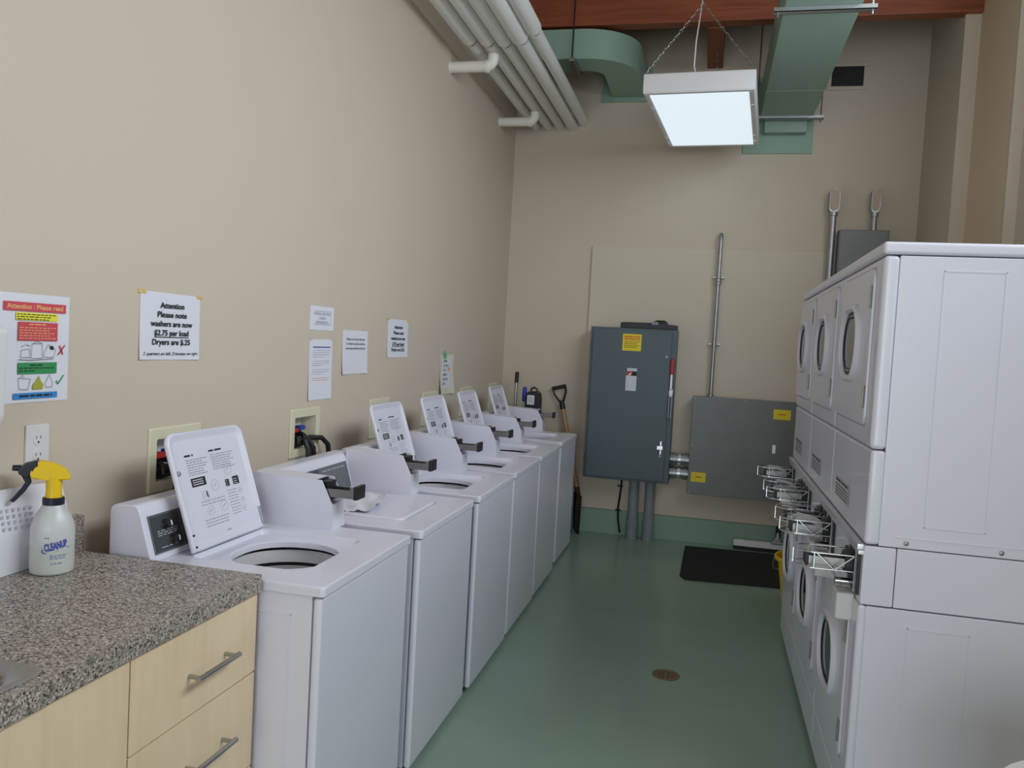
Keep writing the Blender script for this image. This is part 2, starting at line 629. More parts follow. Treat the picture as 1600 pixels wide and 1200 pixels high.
def make_washer():
    t = thing('washing_machine', (0, 0, 0), 'w', 'washing machine', None)
    # cabinet
    bm = BM()
    bx(bm, 0.105, 0.712, 0.002, 0.618, 0.02, 0.811, 0.004)
    bm.normal_update()
    for (x0, x1, z0, z1) in ((0.30, 0.655, 0.755, 0.757), (0.30, 0.302, 0.12, 0.757), (0.653, 0.655, 0.12, 0.757), (0.30, 0.655, 0.12, 0.122)):
        bx(bm, x0, x1, 0.0003, 0.004, z0, z1)
    bmesh.ops.delete(bm, geom=[f for f in bm.faces if f.normal.z > 0.9 and f.calc_center_median().z > 0.8], context='FACES')
    obj('cabinet', bm, 'white', t)
    bm = BM()
    bx(bm, 0.7145, 0.738, 0.0, 0.62, 0.022, 0.808, 0.009, 3)
    obj('front_panel', bm, 'white', t)
    bm = BM()
    bx(bm, 0.13, 0.705, 0.02, 0.60, 0.0, 0.02)
    obj('base', bm, 'dark', t)
    # deck with the recess for the lid and the drum opening
    bm = BM()
    cx, cy = (0.10 + 0.745) / 2, 0.31
    rx, ry = (LX[0] + LX[1]) / 2, (LW[0] + LW[1]) / 2
    hx, hy = (LX[1] - LX[0]) / 2 + 0.003, (LW[1] - LW[0]) / 2 + 0.003
    def Lp(c0, c1, a, b, r, z):
        return [(p[0], p[1], z) for p in rr(c0, c1, a, b, r)]
    DX, DY = 0.47, 0.305
    loops = [Lp(cx, cy, 0.3225, 0.3125, 0.012, 0.812),
             Lp(cx, cy, 0.3225, 0.3125, 0.012, 0.832),
             Lp(cx, cy, 0.3205, 0.3105, 0.012, 0.8365),
             Lp(cx, cy, 0.3165, 0.3065, 0.010, HT),
             Lp(rx, ry, hx + 0.004, hy + 0.004, 0.034, HT),
             Lp(rx, ry, hx, hy, 0.03, 0.835),
             Lp(rx, ry, hx - 0.006, hy - 0.006, 0.03, 0.822),
             Lp(DX, DY, 0.152, 0.155, 0.13, 0.820),
             Lp(DX, DY, 0.147, 0.150, 0.13, 0.816),
             Lp(DX, DY, 0.146, 0.149, 0.13, 0.800)]
    loft(bm, loops)
    obj('top_deck', bm, 'white', t, angle=50)
    # tub below the opening
    bm = BM()
    lathe(bm, [(0.17, 0.806), (0.172, 0.790), (0.166, 0.789), (0.163, 0.785), (0.16, 0.752), (0.163, 0.750), (0.163, 0.742), (0.16, 0.741), (0.158, 0.50), (0.12, 0.47), (0.0, 0.47)],
          (DX, DY, 0), 'z', 40, mis=[0, 0, 1, 1, 1, 0, 0, 2, 2, 2], caps=False)
    obj('tub', bm, ['dark', 'tub', 'steeltub'], t)
    # console
    prof = [(0.105, HT - 0.002), (0.105, 0.972), (0.112, 0.984), (0.122, 0.988), (0.180, 0.990), (0.192, 0.984), (0.1985, 0.972), (0.2365, 0.846), (0.2375, HT - 0.002)]
    bm = BM()
    prism(bm, prof, 'y', 0.004, 0.616, 0.006)
    con = obj('console', bm, 'white', t)
    # control panel on the sloping face
    p0, p1 = Vector((0.2365, 0, 0.846)), Vector((0.1985, 0, 0.972))
    up = (p1 - p0).normalized()
    sh = Sheet((0.2365, 0, 0.846), (0, 1, 0), up, 0.0)
    sh.n = Vector((up.z, 0, -up.x))
    bm = BM()
    def slab(a0, a1, b0, b1, h0, h1, mi):
        vs = [bm.verts.new(sh.P(a, b, h)) for h in (h0, h1) for a, b in ((a0, b0), (a1, b0), (a1, b1), (a0, b1))]
        for f in ((0, 1, 2, 3), (4, 5, 6, 7), (0, 1, 5, 4), (1, 2, 6, 5), (2, 3, 7, 6), (3, 0, 4, 7)):
            ff = bm.faces.new([vs[i] for i in f])
            ff.material_index = mi
    slab(0.026, 0.548, 0.009, 0.116, -0.001, 0.0022, 1)
    slab(0.032, 0.150, 0.014, 0.111, 0.0, 0.0035, 0)
    slab(0.158, 0.30, 0.014, 0.111, 0.0, 0.0035, 0)
    pan = obj('control_panel', bm, ['panel', 'panelg'], con)
    bm = BM()
    s2 = Sheet((0.2365, 0, 0.846), (0, 1, 0), up, 0.0042)
    s2.n = sh.n
    for i in range(3):
        s2.words(bm, 0.05, 0.135, 0.055 + i * 0.006, 0.002, 0, (0.01, 0.03))
    s2.words(bm, 0.055, 0.125, 0.022, 0.002, 0)
    s2.words(bm, 0.17, 0.25, 0.093, 0.004, 0)
    for i in range(9):
        s2.words(bm, 0.172, 0.172 + random.uniform(0.05, 0.11), 0.025 + i * 0.007, 0.0018, 0)
    s2.words(bm, 0.33, 0.52, 0.098, 0.0035, 0, (0.015, 0.04), 0.008, -0.001)
    printed('panel_lettering', bm, ['ink3'], con)
    for (a, b) in ((0.088, 0.083), (0.108, 0.037)):
        bm = BM()
        base, q = sh.P(a, b, 0.003), sh.n
        tube(bm, [base, base + q * 0.004, base + q * 0.016, base + q * 0.019], [0.016, 0.013, 0.012, 0.009], 16)
        r_ = sh.r
        for sgn in (-1, 1):
            c_ = base + q * 0.0195 + r_ * 0.0
        bx_a = base + q * 0.0195
        f = bm.faces.new([bm.verts.new(bx_a + sh.r * u + sh.u * v) for u, v in ((0.001, -0.008), (0.007, -0.005), (0.007, 0.006), (0.001, 0.008))])  # white facet painted as the highlight on the black knob
        f.material_index = 1
        obj('knob', bm, ['dark', 'plastic'], con)
    # coin box
    ya, yb = 0.558, 0.650
    bm = BM()
    side = [(0.20, HT), (0.20, 1.006), (0.449, 0.999), (0.489, 0.922), (0.494, HT)]
    prism(bm, side, 'y', ya, ya + 0.004)
    prism(bm, side, 'y', yb - 0.004, yb)
    body = [(0.201, HT), (0.201, 1.005), (0.425, 0.999), (0.425, 0.926), (0.4885, 0.922), (0.4935, HT)]
    prism(bm, body, 'y', ya + 0.003, yb - 0.003)
    for x_, z_ in ((0.487, 0.853), (0.21, 0.853)):
        lathe(bm, [(0.0025, ya - 0.0006), (0.0025, ya + 0.001)], (x_ - 0.03, 0, z_ + 0.01), 'y', 8)
    cb = obj('coin_box', bm, 'white', t, angle=20)
    bm = BM()
    bx(bm, 0.424, 0.432, ya + 0.006, yb - 0.006, 0.93, 0.998, 0, mi=1)
    bx(bm, 0.43, 0.464, ya + 0.020, yb - 0.012, 0.927, 0.992, 0.002, mi=1)
    bx(bm, 0.455, 0.568, ya + 0.012, yb - 0.022, 0.945, 0.951, 0.001, mi=0)
    bx(bm, 0.455, 0.567, ya + 0.010, ya + 0.015, 0.945, 0.972, 0.001, mi=0)
    bx(bm, 0.455, 0.567, yb - 0.024, yb - 0.019, 0.945, 0.972, 0.001, mi=0)
    bx(bm, 0.558, 0.572, ya + 0.008, yb - 0.018, 0.942, 0.986, 0.002, mi=1)
    bx(bm, 0.545, 0.559, ya + 0.009, ya + 0.014, 0.95, 0.982, 0.001, mi=0)
    obj('coin_slide', bm, ['coin', 'dark'], cb)
    # lid, hinged at its back edge: modelled closed, from the hinge
    wy = (LW[1] - LW[0]) / 2
    L = LX[1] - LX[0]
    bm = BM()
    def Lq(ins, r, z):
        out = []
        for p in rr(L / 2, 0, L / 2 - ins, wy - ins, max(r, 0.004)):
            x, y = p
            if x < L * 0.3:      # square the two corners at the hinge
                ex, ey = x - (ins + r), abs(y) - (wy - ins - r)
                if ex < 0 and ey > 0:
                    k_ = r / max(-ex, ey, 1e-6)
                    ex, ey = ex * k_ * 0.97, ey * k_ * 0.97
                    x, y = ins + r + ex, math.copysign(wy - ins - r + ey, y)
            out.append((x, y, z))
        return out
    loft(bm, [Lq(0.028, 0.02, -0.004), Lq(0.020, 0.022, -0.006), Lq(0.011, 0.028, -0.012), Lq(0.006, 0.03, -0.0145), Lq(0.001, 0.034, -0.011),
              Lq(0.0, 0.034, -0.004), Lq(0.003, 0.032, 0.0015), Lq(0.010, 0.03, 0.003)], True, True)
    lid = obj('lid', bm, 'white', t, (LX[0], (LW[0] + LW[1]) / 2, HT - 0.0005), angle=60)
    # print on the inner face: seen from inside, with the lid up, right is +y, up is +x of the closed lid
    bm = BM()
    s3 = Sheet((0.010, -0.182, -0.0043), (0, 1.16, 0), (1.08, 0, 0), 0.0004)
    s3.r, s3.u = Vector((0, 1.24, 0)), Vector((1.07, 0, 0))
    lid_print(s3, bm)
    printed('instruction_print', bm, ['ink', 'ink2', 'ink3', 'paper'], lid)
    bm = BM()
    lathe(bm, [(0.008, -0.004), (0.007, -0.012), (0.0, -0.013)], (L * 0.66, -wy + 0.021, 0), 'z', 12)
    obj('bumper', bm, 'galv', lid)
    bm = BM()
    bx(bm, 0.008, 0.07, wy - 0.016, wy - 0.007, -0.0165, -0.012, 0.001)
    obj('hinge', bm, 'steel', lid)
    for x_ in (0.012, 0.045):
        bm = BM()
        bx(bm, x_, x_ + 0.006, -wy + 0.011, -wy + 0.016, -0.0165, -0.011, 0.001)
        obj('screw', bm, 'dark', lid)
    return t, lid


OPEN = -math.radians(108.5)
w0, lid0 = make_washer()
WASH = [
    (0.314, 0.737, 'white coin washer with lid up, standing right beside the speckled countertop', True),
    (0.998, 0.753, 'white coin washer with closed lid and a crumpled paper lying on top', False),
    (1.687, 0.758, 'white coin washer with lid up, just beyond the washer whose lid is closed', True),
    (2.359, 0.752, 'white coin washer whose raised lid stands just left below the curled handwritten note', True),
    (3.028, 0.746, 'white coin washer with lid up, second in the row from the back wall', True),
    (3.805, 0.729, 'white coin washer with lid up, last in the row, beside the wooden shovel', True),
]
for i, (y, xf, lab, op) in enumerate(WASH):
    t = w0 if i == 0 else copy_tree(w0)
    t.location = (xf - 0.745, y, 0)
    t['label'] = lab
    t['group'] = 'row of coin washing machines'
    for ch in t.children:
        if ch.name.startswith('lid'):
            ch.rotation_euler = (0, OPEN if op else 0, 0)
            if op:
                ch.location = (0.284, (LW[0] + LW[1]) / 2, HT + 0.004)


# ------------------------------------------------------------------ stacked dryers
def make_dryer():
    t = thing('stacked_dryer', (0, 0, 0), 'd', 'dryer', None)
    WD = 0.684
    DP = 0.70
    # lower cabinet, band, upper cabinet
    bm = BM()
    bx(bm, 0.022, DP, 0.002, WD - 0.002, 0.03, 0.778, 0.004)
    for (x0, x1, z0, z1) in ((0.135, 0.298, 0.725, 0.7275), (0.135, 0.1375, 0.08, 0.7275), (0.2955, 0.298, 0.08, 0.7275), (0.48, 0.66, 0.735, 0.7375), (0.48, 0.4825, 0.08, 0.7375)):
        bx(bm, x0, x1, 0.0006, 0.004, z0, z1)
    obj('lower_cabinet', bm, 'white', t)
    bm = BM()
    bx(bm, 0.0, 0.024, 0.0, WD, 0.182, 0.779, 0.009, 3)
    obj('lower_front', bm, 'white', t)
    bm = BM()
    bx(bm, 0.002, 0.024, 0.0, WD, 0.03, 0.178, 0.006, 3)
    obj('kick_panel', bm, 'white', t)
    bm = BM()
    bx(bm, 0.05, DP - 0.03, 0.02, WD - 0.02, 0.0, 0.03)
    obj('base', bm, 'dark', t)
    bm = BM()
    bx(bm, 0.004, 0.092, 0.0, WD, 0.781, 0.953, 0.005)
    bx(bm, 0.0935, DP, 0.002, WD - 0.002, 0.781, 0.953, 0.003)
    bx(bm, 0.085, 0.10, 0.02, WD - 0.02, 0.79, 0.95)
    band = obj('control_band', bm, 'white', t)
    bm = BM()
    bx(bm, 0.042, DP, 0.002, WD - 0.002, 0.955, 1.786, 0.004)
    for (x0, x1, z0, z1) in ((0.158, 0.316, 1.744, 1.7465), (0.158, 0.1605, 1.02, 1.7465), (0.3135, 0.316, 1.02, 1.7465), (0.158, 0.316, 1.02, 1.0225), (0.08, 0.66, 0.985, 0.988)):
        bx(bm, x0, x1, 0.0006, 0.004, z0, z1)
    up = obj('upper_cabinet', bm, 'white', t)
    for x_ in (0.115, 0.36, 0.6):
        bm = BM()
        lathe(bm, [(0.007, 0.003), (0.007, -0.001), (0.003, -0.003), (0.0, -0.003)], (x_, 0, 0.971), 'y', 12)
        obj('screw', bm, 'galv', up)
    bm = BM()
    bx(bm, 0.0, 0.044, 0.0, WD, 1.232, 1.786, 0.014, 4)
    obj('upper_front', bm, 'white', t)
    bm = BM()
    bx(bm, 0.004, 0.044, 0.0, WD, 0.957, 1.229, 0.010, 3)
    lf = obj('service_panel', bm, 'white', t)
    bm = BM()
    s = Sheet((0.0035, 0.66, 0.957), (0, -1, 0), (0, 0, 1), 0.0006)
    s.rect(bm, 0.08, 0.36, 0.05, 0.12, 1)
    s.words(bm, 0.09, 0.34, 0.105, 0.008, 0, (0.02, 0.05), 0.01, 0.0004)
    for i in range(4):
        s.words(bm, 0.09, 0.34, 0.058 + i * 0.011, 0.004, 0, (0.01, 0.04), 0.006, 0.0004)
    printed('instruction_label', bm, ['ink', 'ink3'], lf)
    bm = BM()
    bx(bm, -0.004, DP + 0.003, 0.0, WD, 1.789, 1.825, 0.010, 3)
    obj('top', bm, 'white', t)

    def door(z0, z1, zw, hw):
        bm = BM()
        y0, y1 = 0.095, 0.655
        lp = lambda ins, x: [(x, p[0], p[1]) for p in rr((y0 + y1) / 2, (z0 + z1) / 2, (y1 - y0) / 2 - ins, (z1 - z0) / 2 - ins, 0.03)]
        loft(bm, [lp(-0.005, 0.003), lp(-0.005, -0.0008), lp(0.0, -0.001), lp(0.001, -0.006), lp(0.006, -0.009)], False, True, mis=[1, 1, 0, 0])
        d = obj('door', bm, ['white', 'white2'], t)
        yc = 0.40
        bm = BM()
        ring = lambda hy, hz, r, x: [(x, p[0], p[1]) for p in rr(yc, zw, hy, hz, r)]
        H = hw
        loft(bm, [ring(.170, H + .0, .12, -0.008), ring(.168, H - .002, .118, -0.017), ring(.162, H - .008, .112, -0.0235), ring(.154, H - .016, .106, -0.0245),
                  ring(.148, H - .022, .10, -0.020), ring(.145, H - .025, .098, -0.011)])
        wf = obj('window_frame', bm, 'white', d)
        bm = BM()
        loft(bm, [ring(.146, H - .024, .098, -0.0095), ring(.134, H - .036, .09, -0.012), ring(.130, H - .04, .086, -0.015), ring(.122, H - .048, .08, -0.0105)], mis=[1, 0, 1])
        f = [bm.verts.new(Vector(p)) for p in ring(.123, H - .047, .08, -0.0108)]
        ff = bm.faces.new(f)
        ff.material_index = 2
        obj('door_glass', bm, ['chrome', 'dark', 'glass'], d)
        bm = BM()
        bx(bm, -0.017, -0.006, 0.585, 0.603, zw - 0.055, zw + 0.06, 0.004)
        obj('handle', bm, 'white', d)
        for zz in (z0 + 0.085, z1 - 0.085):
            bm = BM()
            bx(bm, -0.0115, -0.004, 0.107, 0.121, zz - 0.034, zz + 0.034, 0.001)
            tube(bm, [(-0.012, 0.101, zz - 0.034), (-0.012, 0.101, zz + 0.034)], 0.004, 8)
            bx(bm, -0.0125, -0.011, 0.110, 0.118, zz - 0.012, zz + 0.012, mi=1)
            obj('hinge', bm, ['steel', 'dark'], d)

    door(1.292, 1.76, 1.54, 0.128)
    door(0.275, 0.752, 0.50, 0.13)
    # aluminium rail under the upper cabinet
    bm = BM()
    bx(bm, -0.014, 0.006, 0.0, WD, 0.938, 0.957, 0.003)
    bx(bm, -0.010, 0.006, 0.0, WD, 0.926, 0.938, 0.001)
    obj('rail', bm, 'alu', t)
    # two coin mechanisms, each with its wire guard and cash box
    for yc in (0.115, 0.60):
        bm = BM()
        bx(bm, -0.004, 0.006, yc - 0.09, yc + 0.082, 0.80, 0.926, 0.002, mi=0)
        bx(bm, -0.135, -0.002, yc - 0.026, yc + 0.026, 0.862, 0.868, 0.001, mi=1)
        bx(bm, -0.135, -0.002, yc - 0.028, yc - 0.022, 0.862, 0.888, 0.001, mi=1)
        bx(bm, -0.135, -0.002, yc + 0.022, yc + 0.028, 0.862, 0.888, 0.001, mi=1)
        bx(bm, -0.142, -0.132, yc - 0.03, yc + 0.03, 0.858, 0.892, 0.002, mi=0)
        bx(bm, -0.03, -0.002, yc - 0.035, yc + 0.035, 0.848, 0.905, 0.003, mi=0)
        lathe(bm, [(0.012, -0.004), (0.012, -0.016), (0.0, -0.017)], (0, yc + 0.065, 0.90), 'x', 12, mi=1)
        obj('coin_slide', bm, ['dark', 'coin'], t)
        bm = BM()
        for z in (0.858, 0.905):
            pts = [(0.002, yc - 0.055, z)] + [(-0.12 - 0.055 * math.sin(a * math.pi / 10), yc - 0.055 * math.cos(a * math.pi / 10), z) for a in range(11)] + [(0.002, yc + 0.055, z)]
            tube(bm, pts, 0.0023, 6)
        for (x_, y_) in ((-0.12, -0.055), (-0.175, 0.0), (-0.12, 0.055), (-0.005, -0.055), (-0.005, 0.055)):
            z1 = 0.93 if x_ > -0.01 else 0.905
            tube(bm, [(x_, yc + y_, 0.80 if x_ > -0.01 else 0.858), (x_, yc + y_, z1)], 0.0023, 6)
        for sg in (-1, 1):
            tube(bm, [(-0.115, yc + sg * 0.055, 0.905), (-0.062, yc + sg * 0.055, 0.858), (-0.01, yc + sg * 0.055, 0.902)], 0.0023, 6)
        tube(bm, [(-0.06, yc - 0.055, 0.858), (-0.06, yc + 0.055, 0.858)], 0.0023, 6)
        obj('wire_guard', bm, 'chrome', t)
        bm = BM()
        bx(bm, -0.048, 0.004, yc - 0.04, yc + 0.045, 0.706, 0.79, 0.008, 3)
        obj('cash_box', bm, 'plastic', t)
        bm = BM()
        tube(bm, [(-0.05, yc, 0.815), (0.0, yc, 0.815)], 0.011, 12)
        obj('cash_box_lock', bm, 'chrome', t)
    return t


d0 = make_dryer()
DRY = ['stacked white coin dryers nearest the camera, showing their whole blank side panel',
       'middle stack of white coin dryers, between two other stacks',
       'stack of white coin dryers at the back end of the row, beside the yellow bucket']
for i, lab in enumerate(DRY):
    t = d0 if i == 0 else copy_tree(d0)
    t.location = (2.104, 0.951 + 0.691 * i, 0)
    t['label'] = lab
    t['group'] = 'row of stacked coin dryers'

# paper cards lying in the wire guards
for (yw, lab, w, tilt) in ((0.951 + 0.60, 'curled white paper lying in the wire coin guard of the nearest dryer stack', 0.085, 0.25),
                           (0.951 + 1.382 + 0.60, 'small white card in the farthest wire coin guard, against the grey junction box', 0.06, 0.1),
                           (0.951 + 1.382 + 0.115, 'small white card in the nearer wire coin guard of the back dryer stack', 0.05, 0.05)):
    bm = BM()
    n = 8
    A = []
    for i in range(n + 1):
        u = i / n
        x = -0.125 + 0.11 * u
        z = 0.889 + 0.012 * math.sin(u * 5) * u + (0.018 * (1 - u) ** 2)
        A.append([(x, -0.04 + 0.01 * math.sin(u * 4), z), (x + 0.012, 0.035, z + tilt * 0.05)])
    g = [[bm.verts.new(p) for p in r] for r in A]
    for i in range(n):
        bm.faces.new((g[i][0], g[i][1], g[i + 1][1], g[i + 1][0]))
    solid(bm, 0.0008)
    o = obj('paper_card', bm, 'paper', None, (2.104, yw, 0))
    tag(o, lab, 'paper', 'paper cards in the coin guards')


# ------------------------------------------------------------------ counter, cabinet, sink
CZ = 0.857
CY = 0.298
bm = BM()   # countertop with a hole for the sink and a backsplash
SX0, SX1, SY0, SY1 = 0.14, 0.530, -0.86, -0.395
bx(bm, 0.02, 0.572, SY1, CY, CZ - 0.045, CZ, 0.003)
bx(bm, 0.02, 0.572, -1.9, SY0, CZ - 0.045, CZ, 0.003)
bx(bm, 0.02, SX0, SY0 - 0.004, SY1 + 0.004, CZ - 0.045, CZ)
bx(bm, SX1, 0.572, SY0 - 0.004, SY1 + 0.004, CZ - 0.045, CZ, 0.0)
ct = thing('countertop', (0, 0, 0), 'speckled grey-brown laminate countertop with the sink in it', 'countertop')
obj('worktop', bm, 'counter', ct)
bm = BM()
bx(bm, 0.002, 0.036, -1.9, CY, CZ - 0.045, CZ + 0.098, 0.002)
obj('backsplash', bm, 'counter', ct)

cab = thing('base_cabinet', (0, 0, 0), 'pale maple base cabinet with drawers, under the speckled countertop', 'cabinet')
bm = BM()
bx(bm, 0.02, 0.541, SY1 - 0.02 + 0.25, CY - 0.004, 0.09, CZ - 0.047)
bx(bm, 0.02, 0.541, -1.9, -0.9, 0.09, CZ - 0.047)
bx(bm, 0.02, 0.06, -0.91, -0.16, 0.09, CZ - 0.047)
bx(bm, 0.528, 0.541, -0.91, -0.16, 0.09, CZ - 0.047)
bx(bm, 0.02, 0.541, -0.91, -0.16, 0.09, 0.12)
bx(bm, 0.06, 0.48, -1.9, CY - 0.02, 0.0, 0.09)
obj('carcass', bm, 'maple', cab, smooth=False)


def front(name, y0, y1, z0, z1, handle):
    bm = BM()
    bx(bm, 0.543, 0.562, y0, y1, z0, z1, 0.0015)
    o = obj(name, bm, 'maple', cab)
    if handle:
        hy0, hy1, hz = handle
        bm = BM()
        tube(bm, [(0.594, hy0 - 0.012, hz), (0.594, hy1 + 0.012, hz)], 0.0065, 12)
        for y in (hy0, hy1):
            tube(bm, [(0.561, y, hz), (0.594, y, hz)], 0.005, 10)
        h = obj('handle', bm, 'steel', o)
        h['label'] = 'brushed steel bar handle'
    return o


front('drawer', -0.173, CY - 0.003, 0.607, CZ - 0.05, (0.018, 0.158, 0.70))
front('drawer', -0.173, CY - 0.003, 0.36, 0.603, (0.018, 0.158, 0.49))
front('drawer', -0.173, CY - 0.003, 0.10, 0.356, (0.018, 0.158, 0.24))
front('door', -0.60, -0.177, 0.10, CZ - 0.05, None)
front('door', -1.03, -0.604, 0.10, CZ - 0.05, None)
front('door', -1.46, -1.034, 0.10, CZ - 0.05, None)
front('door', -1.89, -1.464, 0.10, CZ - 0.05, None)

bm = BM()
cx, cy = 0.335, -0.625
lp = lambda hx, hy, r, z, oy=0: [(p[0], p[1], z) for p in rr(cx, cy + oy, hx, hy, r)]
loft(bm, [lp(0.210, 0.265, 0.03, CZ + 0.0006), lp(0.209, 0.264, 0.03, CZ + 0.003), lp(0.200, 0.255, 0.03, CZ + 0.0042), lp(0.193, 0.228, 0.07, CZ + 0.003, 0.0),
          lp(0.186, 0.221, 0.07, CZ - 0.004, 0.0), lp(0.18, 0.214, 0.065, CZ - 0.14, 0.0), lp(0.15, 0.18, 0.06, CZ - 0.16, 0.0)], False, True)
o = obj('sink', bm, 'steel', None, angle=50)
tag(o, 'brushed steel sink let into the speckled countertop', 'sink')

# ------------------------------------------------------------------ spray bottle
BXY = (0.106, 0.112)
sb = thing('spray_bottle', (BXY[0], BXY[1], CZ + 0.001), 'clear spray bottle with yellow and navy trigger head on the countertop', 'spray bottle', rz=math.radians(40))
bm = BM()
lathe(bm, [(0.0, 0.0), (0.044, 0.0), (0.048, 0.004), (0.049, 0.02), (0.049, 0.105), (0.046, 0.122), (0.038, 0.142), (0.028, 0.158), (0.023, 0.168), (0.021, 0.176)], (0, 0, 0), 'z', 40)
bt = obj('bottle', bm, 'bottle', sb)
bm = BM()
lathe(bm, [(0.0, 0.001), (0.0435, 0.001), (0.0482, 0.005), (0.0494, 0.02), (0.0494, 0.068), (0.0, 0.068)], (0, 0, 0), 'z', 40)
obj('liquid', bm, 'liquid', sb)
bm = BM()   # label wrapped round the front of the bottle
def wrap(bm, fn):
    tmp = BM()
    s = Sheet((0, 0, 0), (1, 0, 0), (0, 1, 0), 0.0)
    fn(s, tmp)
    bmesh.ops.subdivide_edges(tmp, edges=tmp.edges[:], cuts=1)
    mp = {}
    for v in tmp.verts:
        a = v.co.x / 0.0505 - math.pi / 2 + 0.22
        mp[v] = bm.verts.new((0.0503 * math.cos(a), 0.0503 * math.sin(a), v.co.y))
    for f in tmp.faces:
        try:
            bm.faces.new([mp[v] for v in f.verts])
        except ValueError:
            pass
    tmp.free()
def lab(s, b):
    s.text(b, 'CLEANUP', 0.0, 0.066, size=0.024, width=0.052, bold=0.045, rot=0.2, shear=0.1)
    s.line(b, [(-0.03, 0.066), (-0.032, 0.06), (-0.026, 0.056), (0.03, 0.068)], 0.0025)
    for i in range(3):
        s.words(b, -0.014, 0.024, 0.05 - i * 0.004, 0.0012, 0, (0.004, 0.01), 0.002)
    s.words(b, -0.012, 0.016, 0.03, 0.0015, 0, (0.004, 0.01), 0.003)
    s.words(b, -0.026, -0.016, 0.092, 0.002, 0, (0.003, 0.005), 0.002)
wrap(bm, lab)
printed('printed_label', bm, ['blueink'], sb)
bm = BM()
lathe(bm, [(0.0, 0.166), (0.024, 0.166), (0.0245, 0.168), (0.0245, 0.182), (0.0225, 0.184), (0.0, 0.184)], (0, 0, 0), 'z', 28)
obj('collar', bm, 'navy', sb)
bm = BM()
tube(bm, [(0, 0, 0.182), (0, 0, 0.2), (0, 0, 0.236)], [0.019, 0.0175, 0.0185], 20)
prism(bm, [(-0.052, 0.242), (-0.048, 0.231), (-0.02, 0.228), (0.026, 0.226), (0.037, 0.229), (0.034, 0.240), (0.024, 0.254), (0.005, 0.266), (-0.022, 0.274), (-0.036, 0.274), (-0.036, 0.262), (-0.028, 0.256), (-0.05, 0.252)], 'y', -0.016, 0.016, 0.005)
obj('trigger_head', bm, 'yellow', sb)
bm = BM()
prism(bm, [(-0.034, 0.276), (-0.062, 0.268), (-0.074, 0.256), (-0.076, 0.245), (-0.064, 0.236), (-0.054, 0.232), (-0.05, 0.25), (-0.034, 0.26)], 'y', -0.014, 0.014, 0.003)
tube(bm, [(-0.07, 0, 0.256), (-0.088, 0, 0.257)], [0.008, 0.007], 14)
prism(bm, [(-0.072, 0.244), (-0.058, 0.222), (-0.068, 0.205), (-0.092, 0.178), (-0.083, 0.174), (-0.06, 0.2), (-0.047, 0.222), (-0.052, 0.242)], 'y', -0.008, 0.008, 0.002)
obj('trigger', bm, 'navy', sb)

# sheet of paper leaning on the backsplash behind the bottle
bm = BM()
n = 14
G = []
for i in range(n + 1):
    u = i / n
    y = -0.08 + 0.325 * u
    row = []
    for j in range(7):
        v = j / 6
        x = 0.0445 - 0.004 * v if v < 0.5 else 0.0425 - 0.05 * (v - 0.5)
        row.append(bm.verts.new((x, y - 0.012 * v, CZ + 0.001 + 0.193 * v + 0.010 * math.sin(u * 3.0) * v)))
    G.append(row)
for i in range(n):
    for j in range(6):
        bm.faces.new((G[i][j], G[i + 1][j], G[i + 1][j + 1], G[i][j + 1]))
solid(bm, 0.0008)
st = obj('paper_sheet', bm, 'paper')
tag(st, 'white printed sheet propped against the wall behind the spray bottle', 'paper')
bm = BM()
s = Sheet((0.0, 0, 0), (0, 1, 0), (0, 0, 1))
for i in range(6):
    y = 0.03 + 0.017 * i
    for k in range(4):
        z = CZ + 0.15 - k * 0.014 - 0.001 * i
        v = (z - CZ) / 0.2
        x = 0.0455 - 0.05 * (v - 0.5) - 0.0004
        f = bm.faces.new([bm.verts.new((x, y + a, z + b)) for a, b in ((0, 0), (0.006, 0), (0.006, 0.01), (0, 0.01))])
printed('faint_print', bm, ['ink3'], st)

# ------------------------------------------------------------------ left wall: outlet, dispenser, notices
ol = thing('wall_outlet', (0, 0.165, 1.09), 'white duplex power outlet on the wall above the spray bottle', 'outlet')
bm = BM()
bx(bm, 0.0, 0.006, -0.037, 0.037, 0.0, 0.118, 0.002)
obj('cover_plate', bm, 'plastic', ol)
for zc in (0.081, 0.038):
    bm = BM()
    lathe(bm, [(0.017, 0.005), (0.0165, 0.0075), (0.0, 0.0075)], (0, 0, zc), 'x', 20)
    for (y, z, w, h) in ((-0.007, 0.004, 0.002, 0.008), (0.007, 0.004, 0.002, 0.008), (0.0, -0.008, 0.005, 0.005)):
        bx(bm, 0.0072, 0.0078, y - w / 2, y + w / 2, zc + z - h / 2, zc + z + h / 2, mi=1)
    obj('socket', bm, ['plastic', 'dark'], ol)

pd = thing('towel_dispenser', (0.0, -0.17, 1.19), 'white wall dispenser at the left edge beside the colourful notice', 'dispenser')
bm = BM()
prism(bm, [(0.0, 0.0), (0.07, 0.0), (0.088, 0.03), (0.10, 0.06), (0.105, 0.25), (0.10, 0.262), (0.0, 0.262)], 'y', -0.14, 0.14, 0.006)
obj('housing', bm, 'plastic', pd)
bm = BM()
bx(bm, 0.0, 0.06, -0.13, 0.128, -0.035, 0.002, 0.004)
obj('outlet_tray', bm, 'galv', pd)


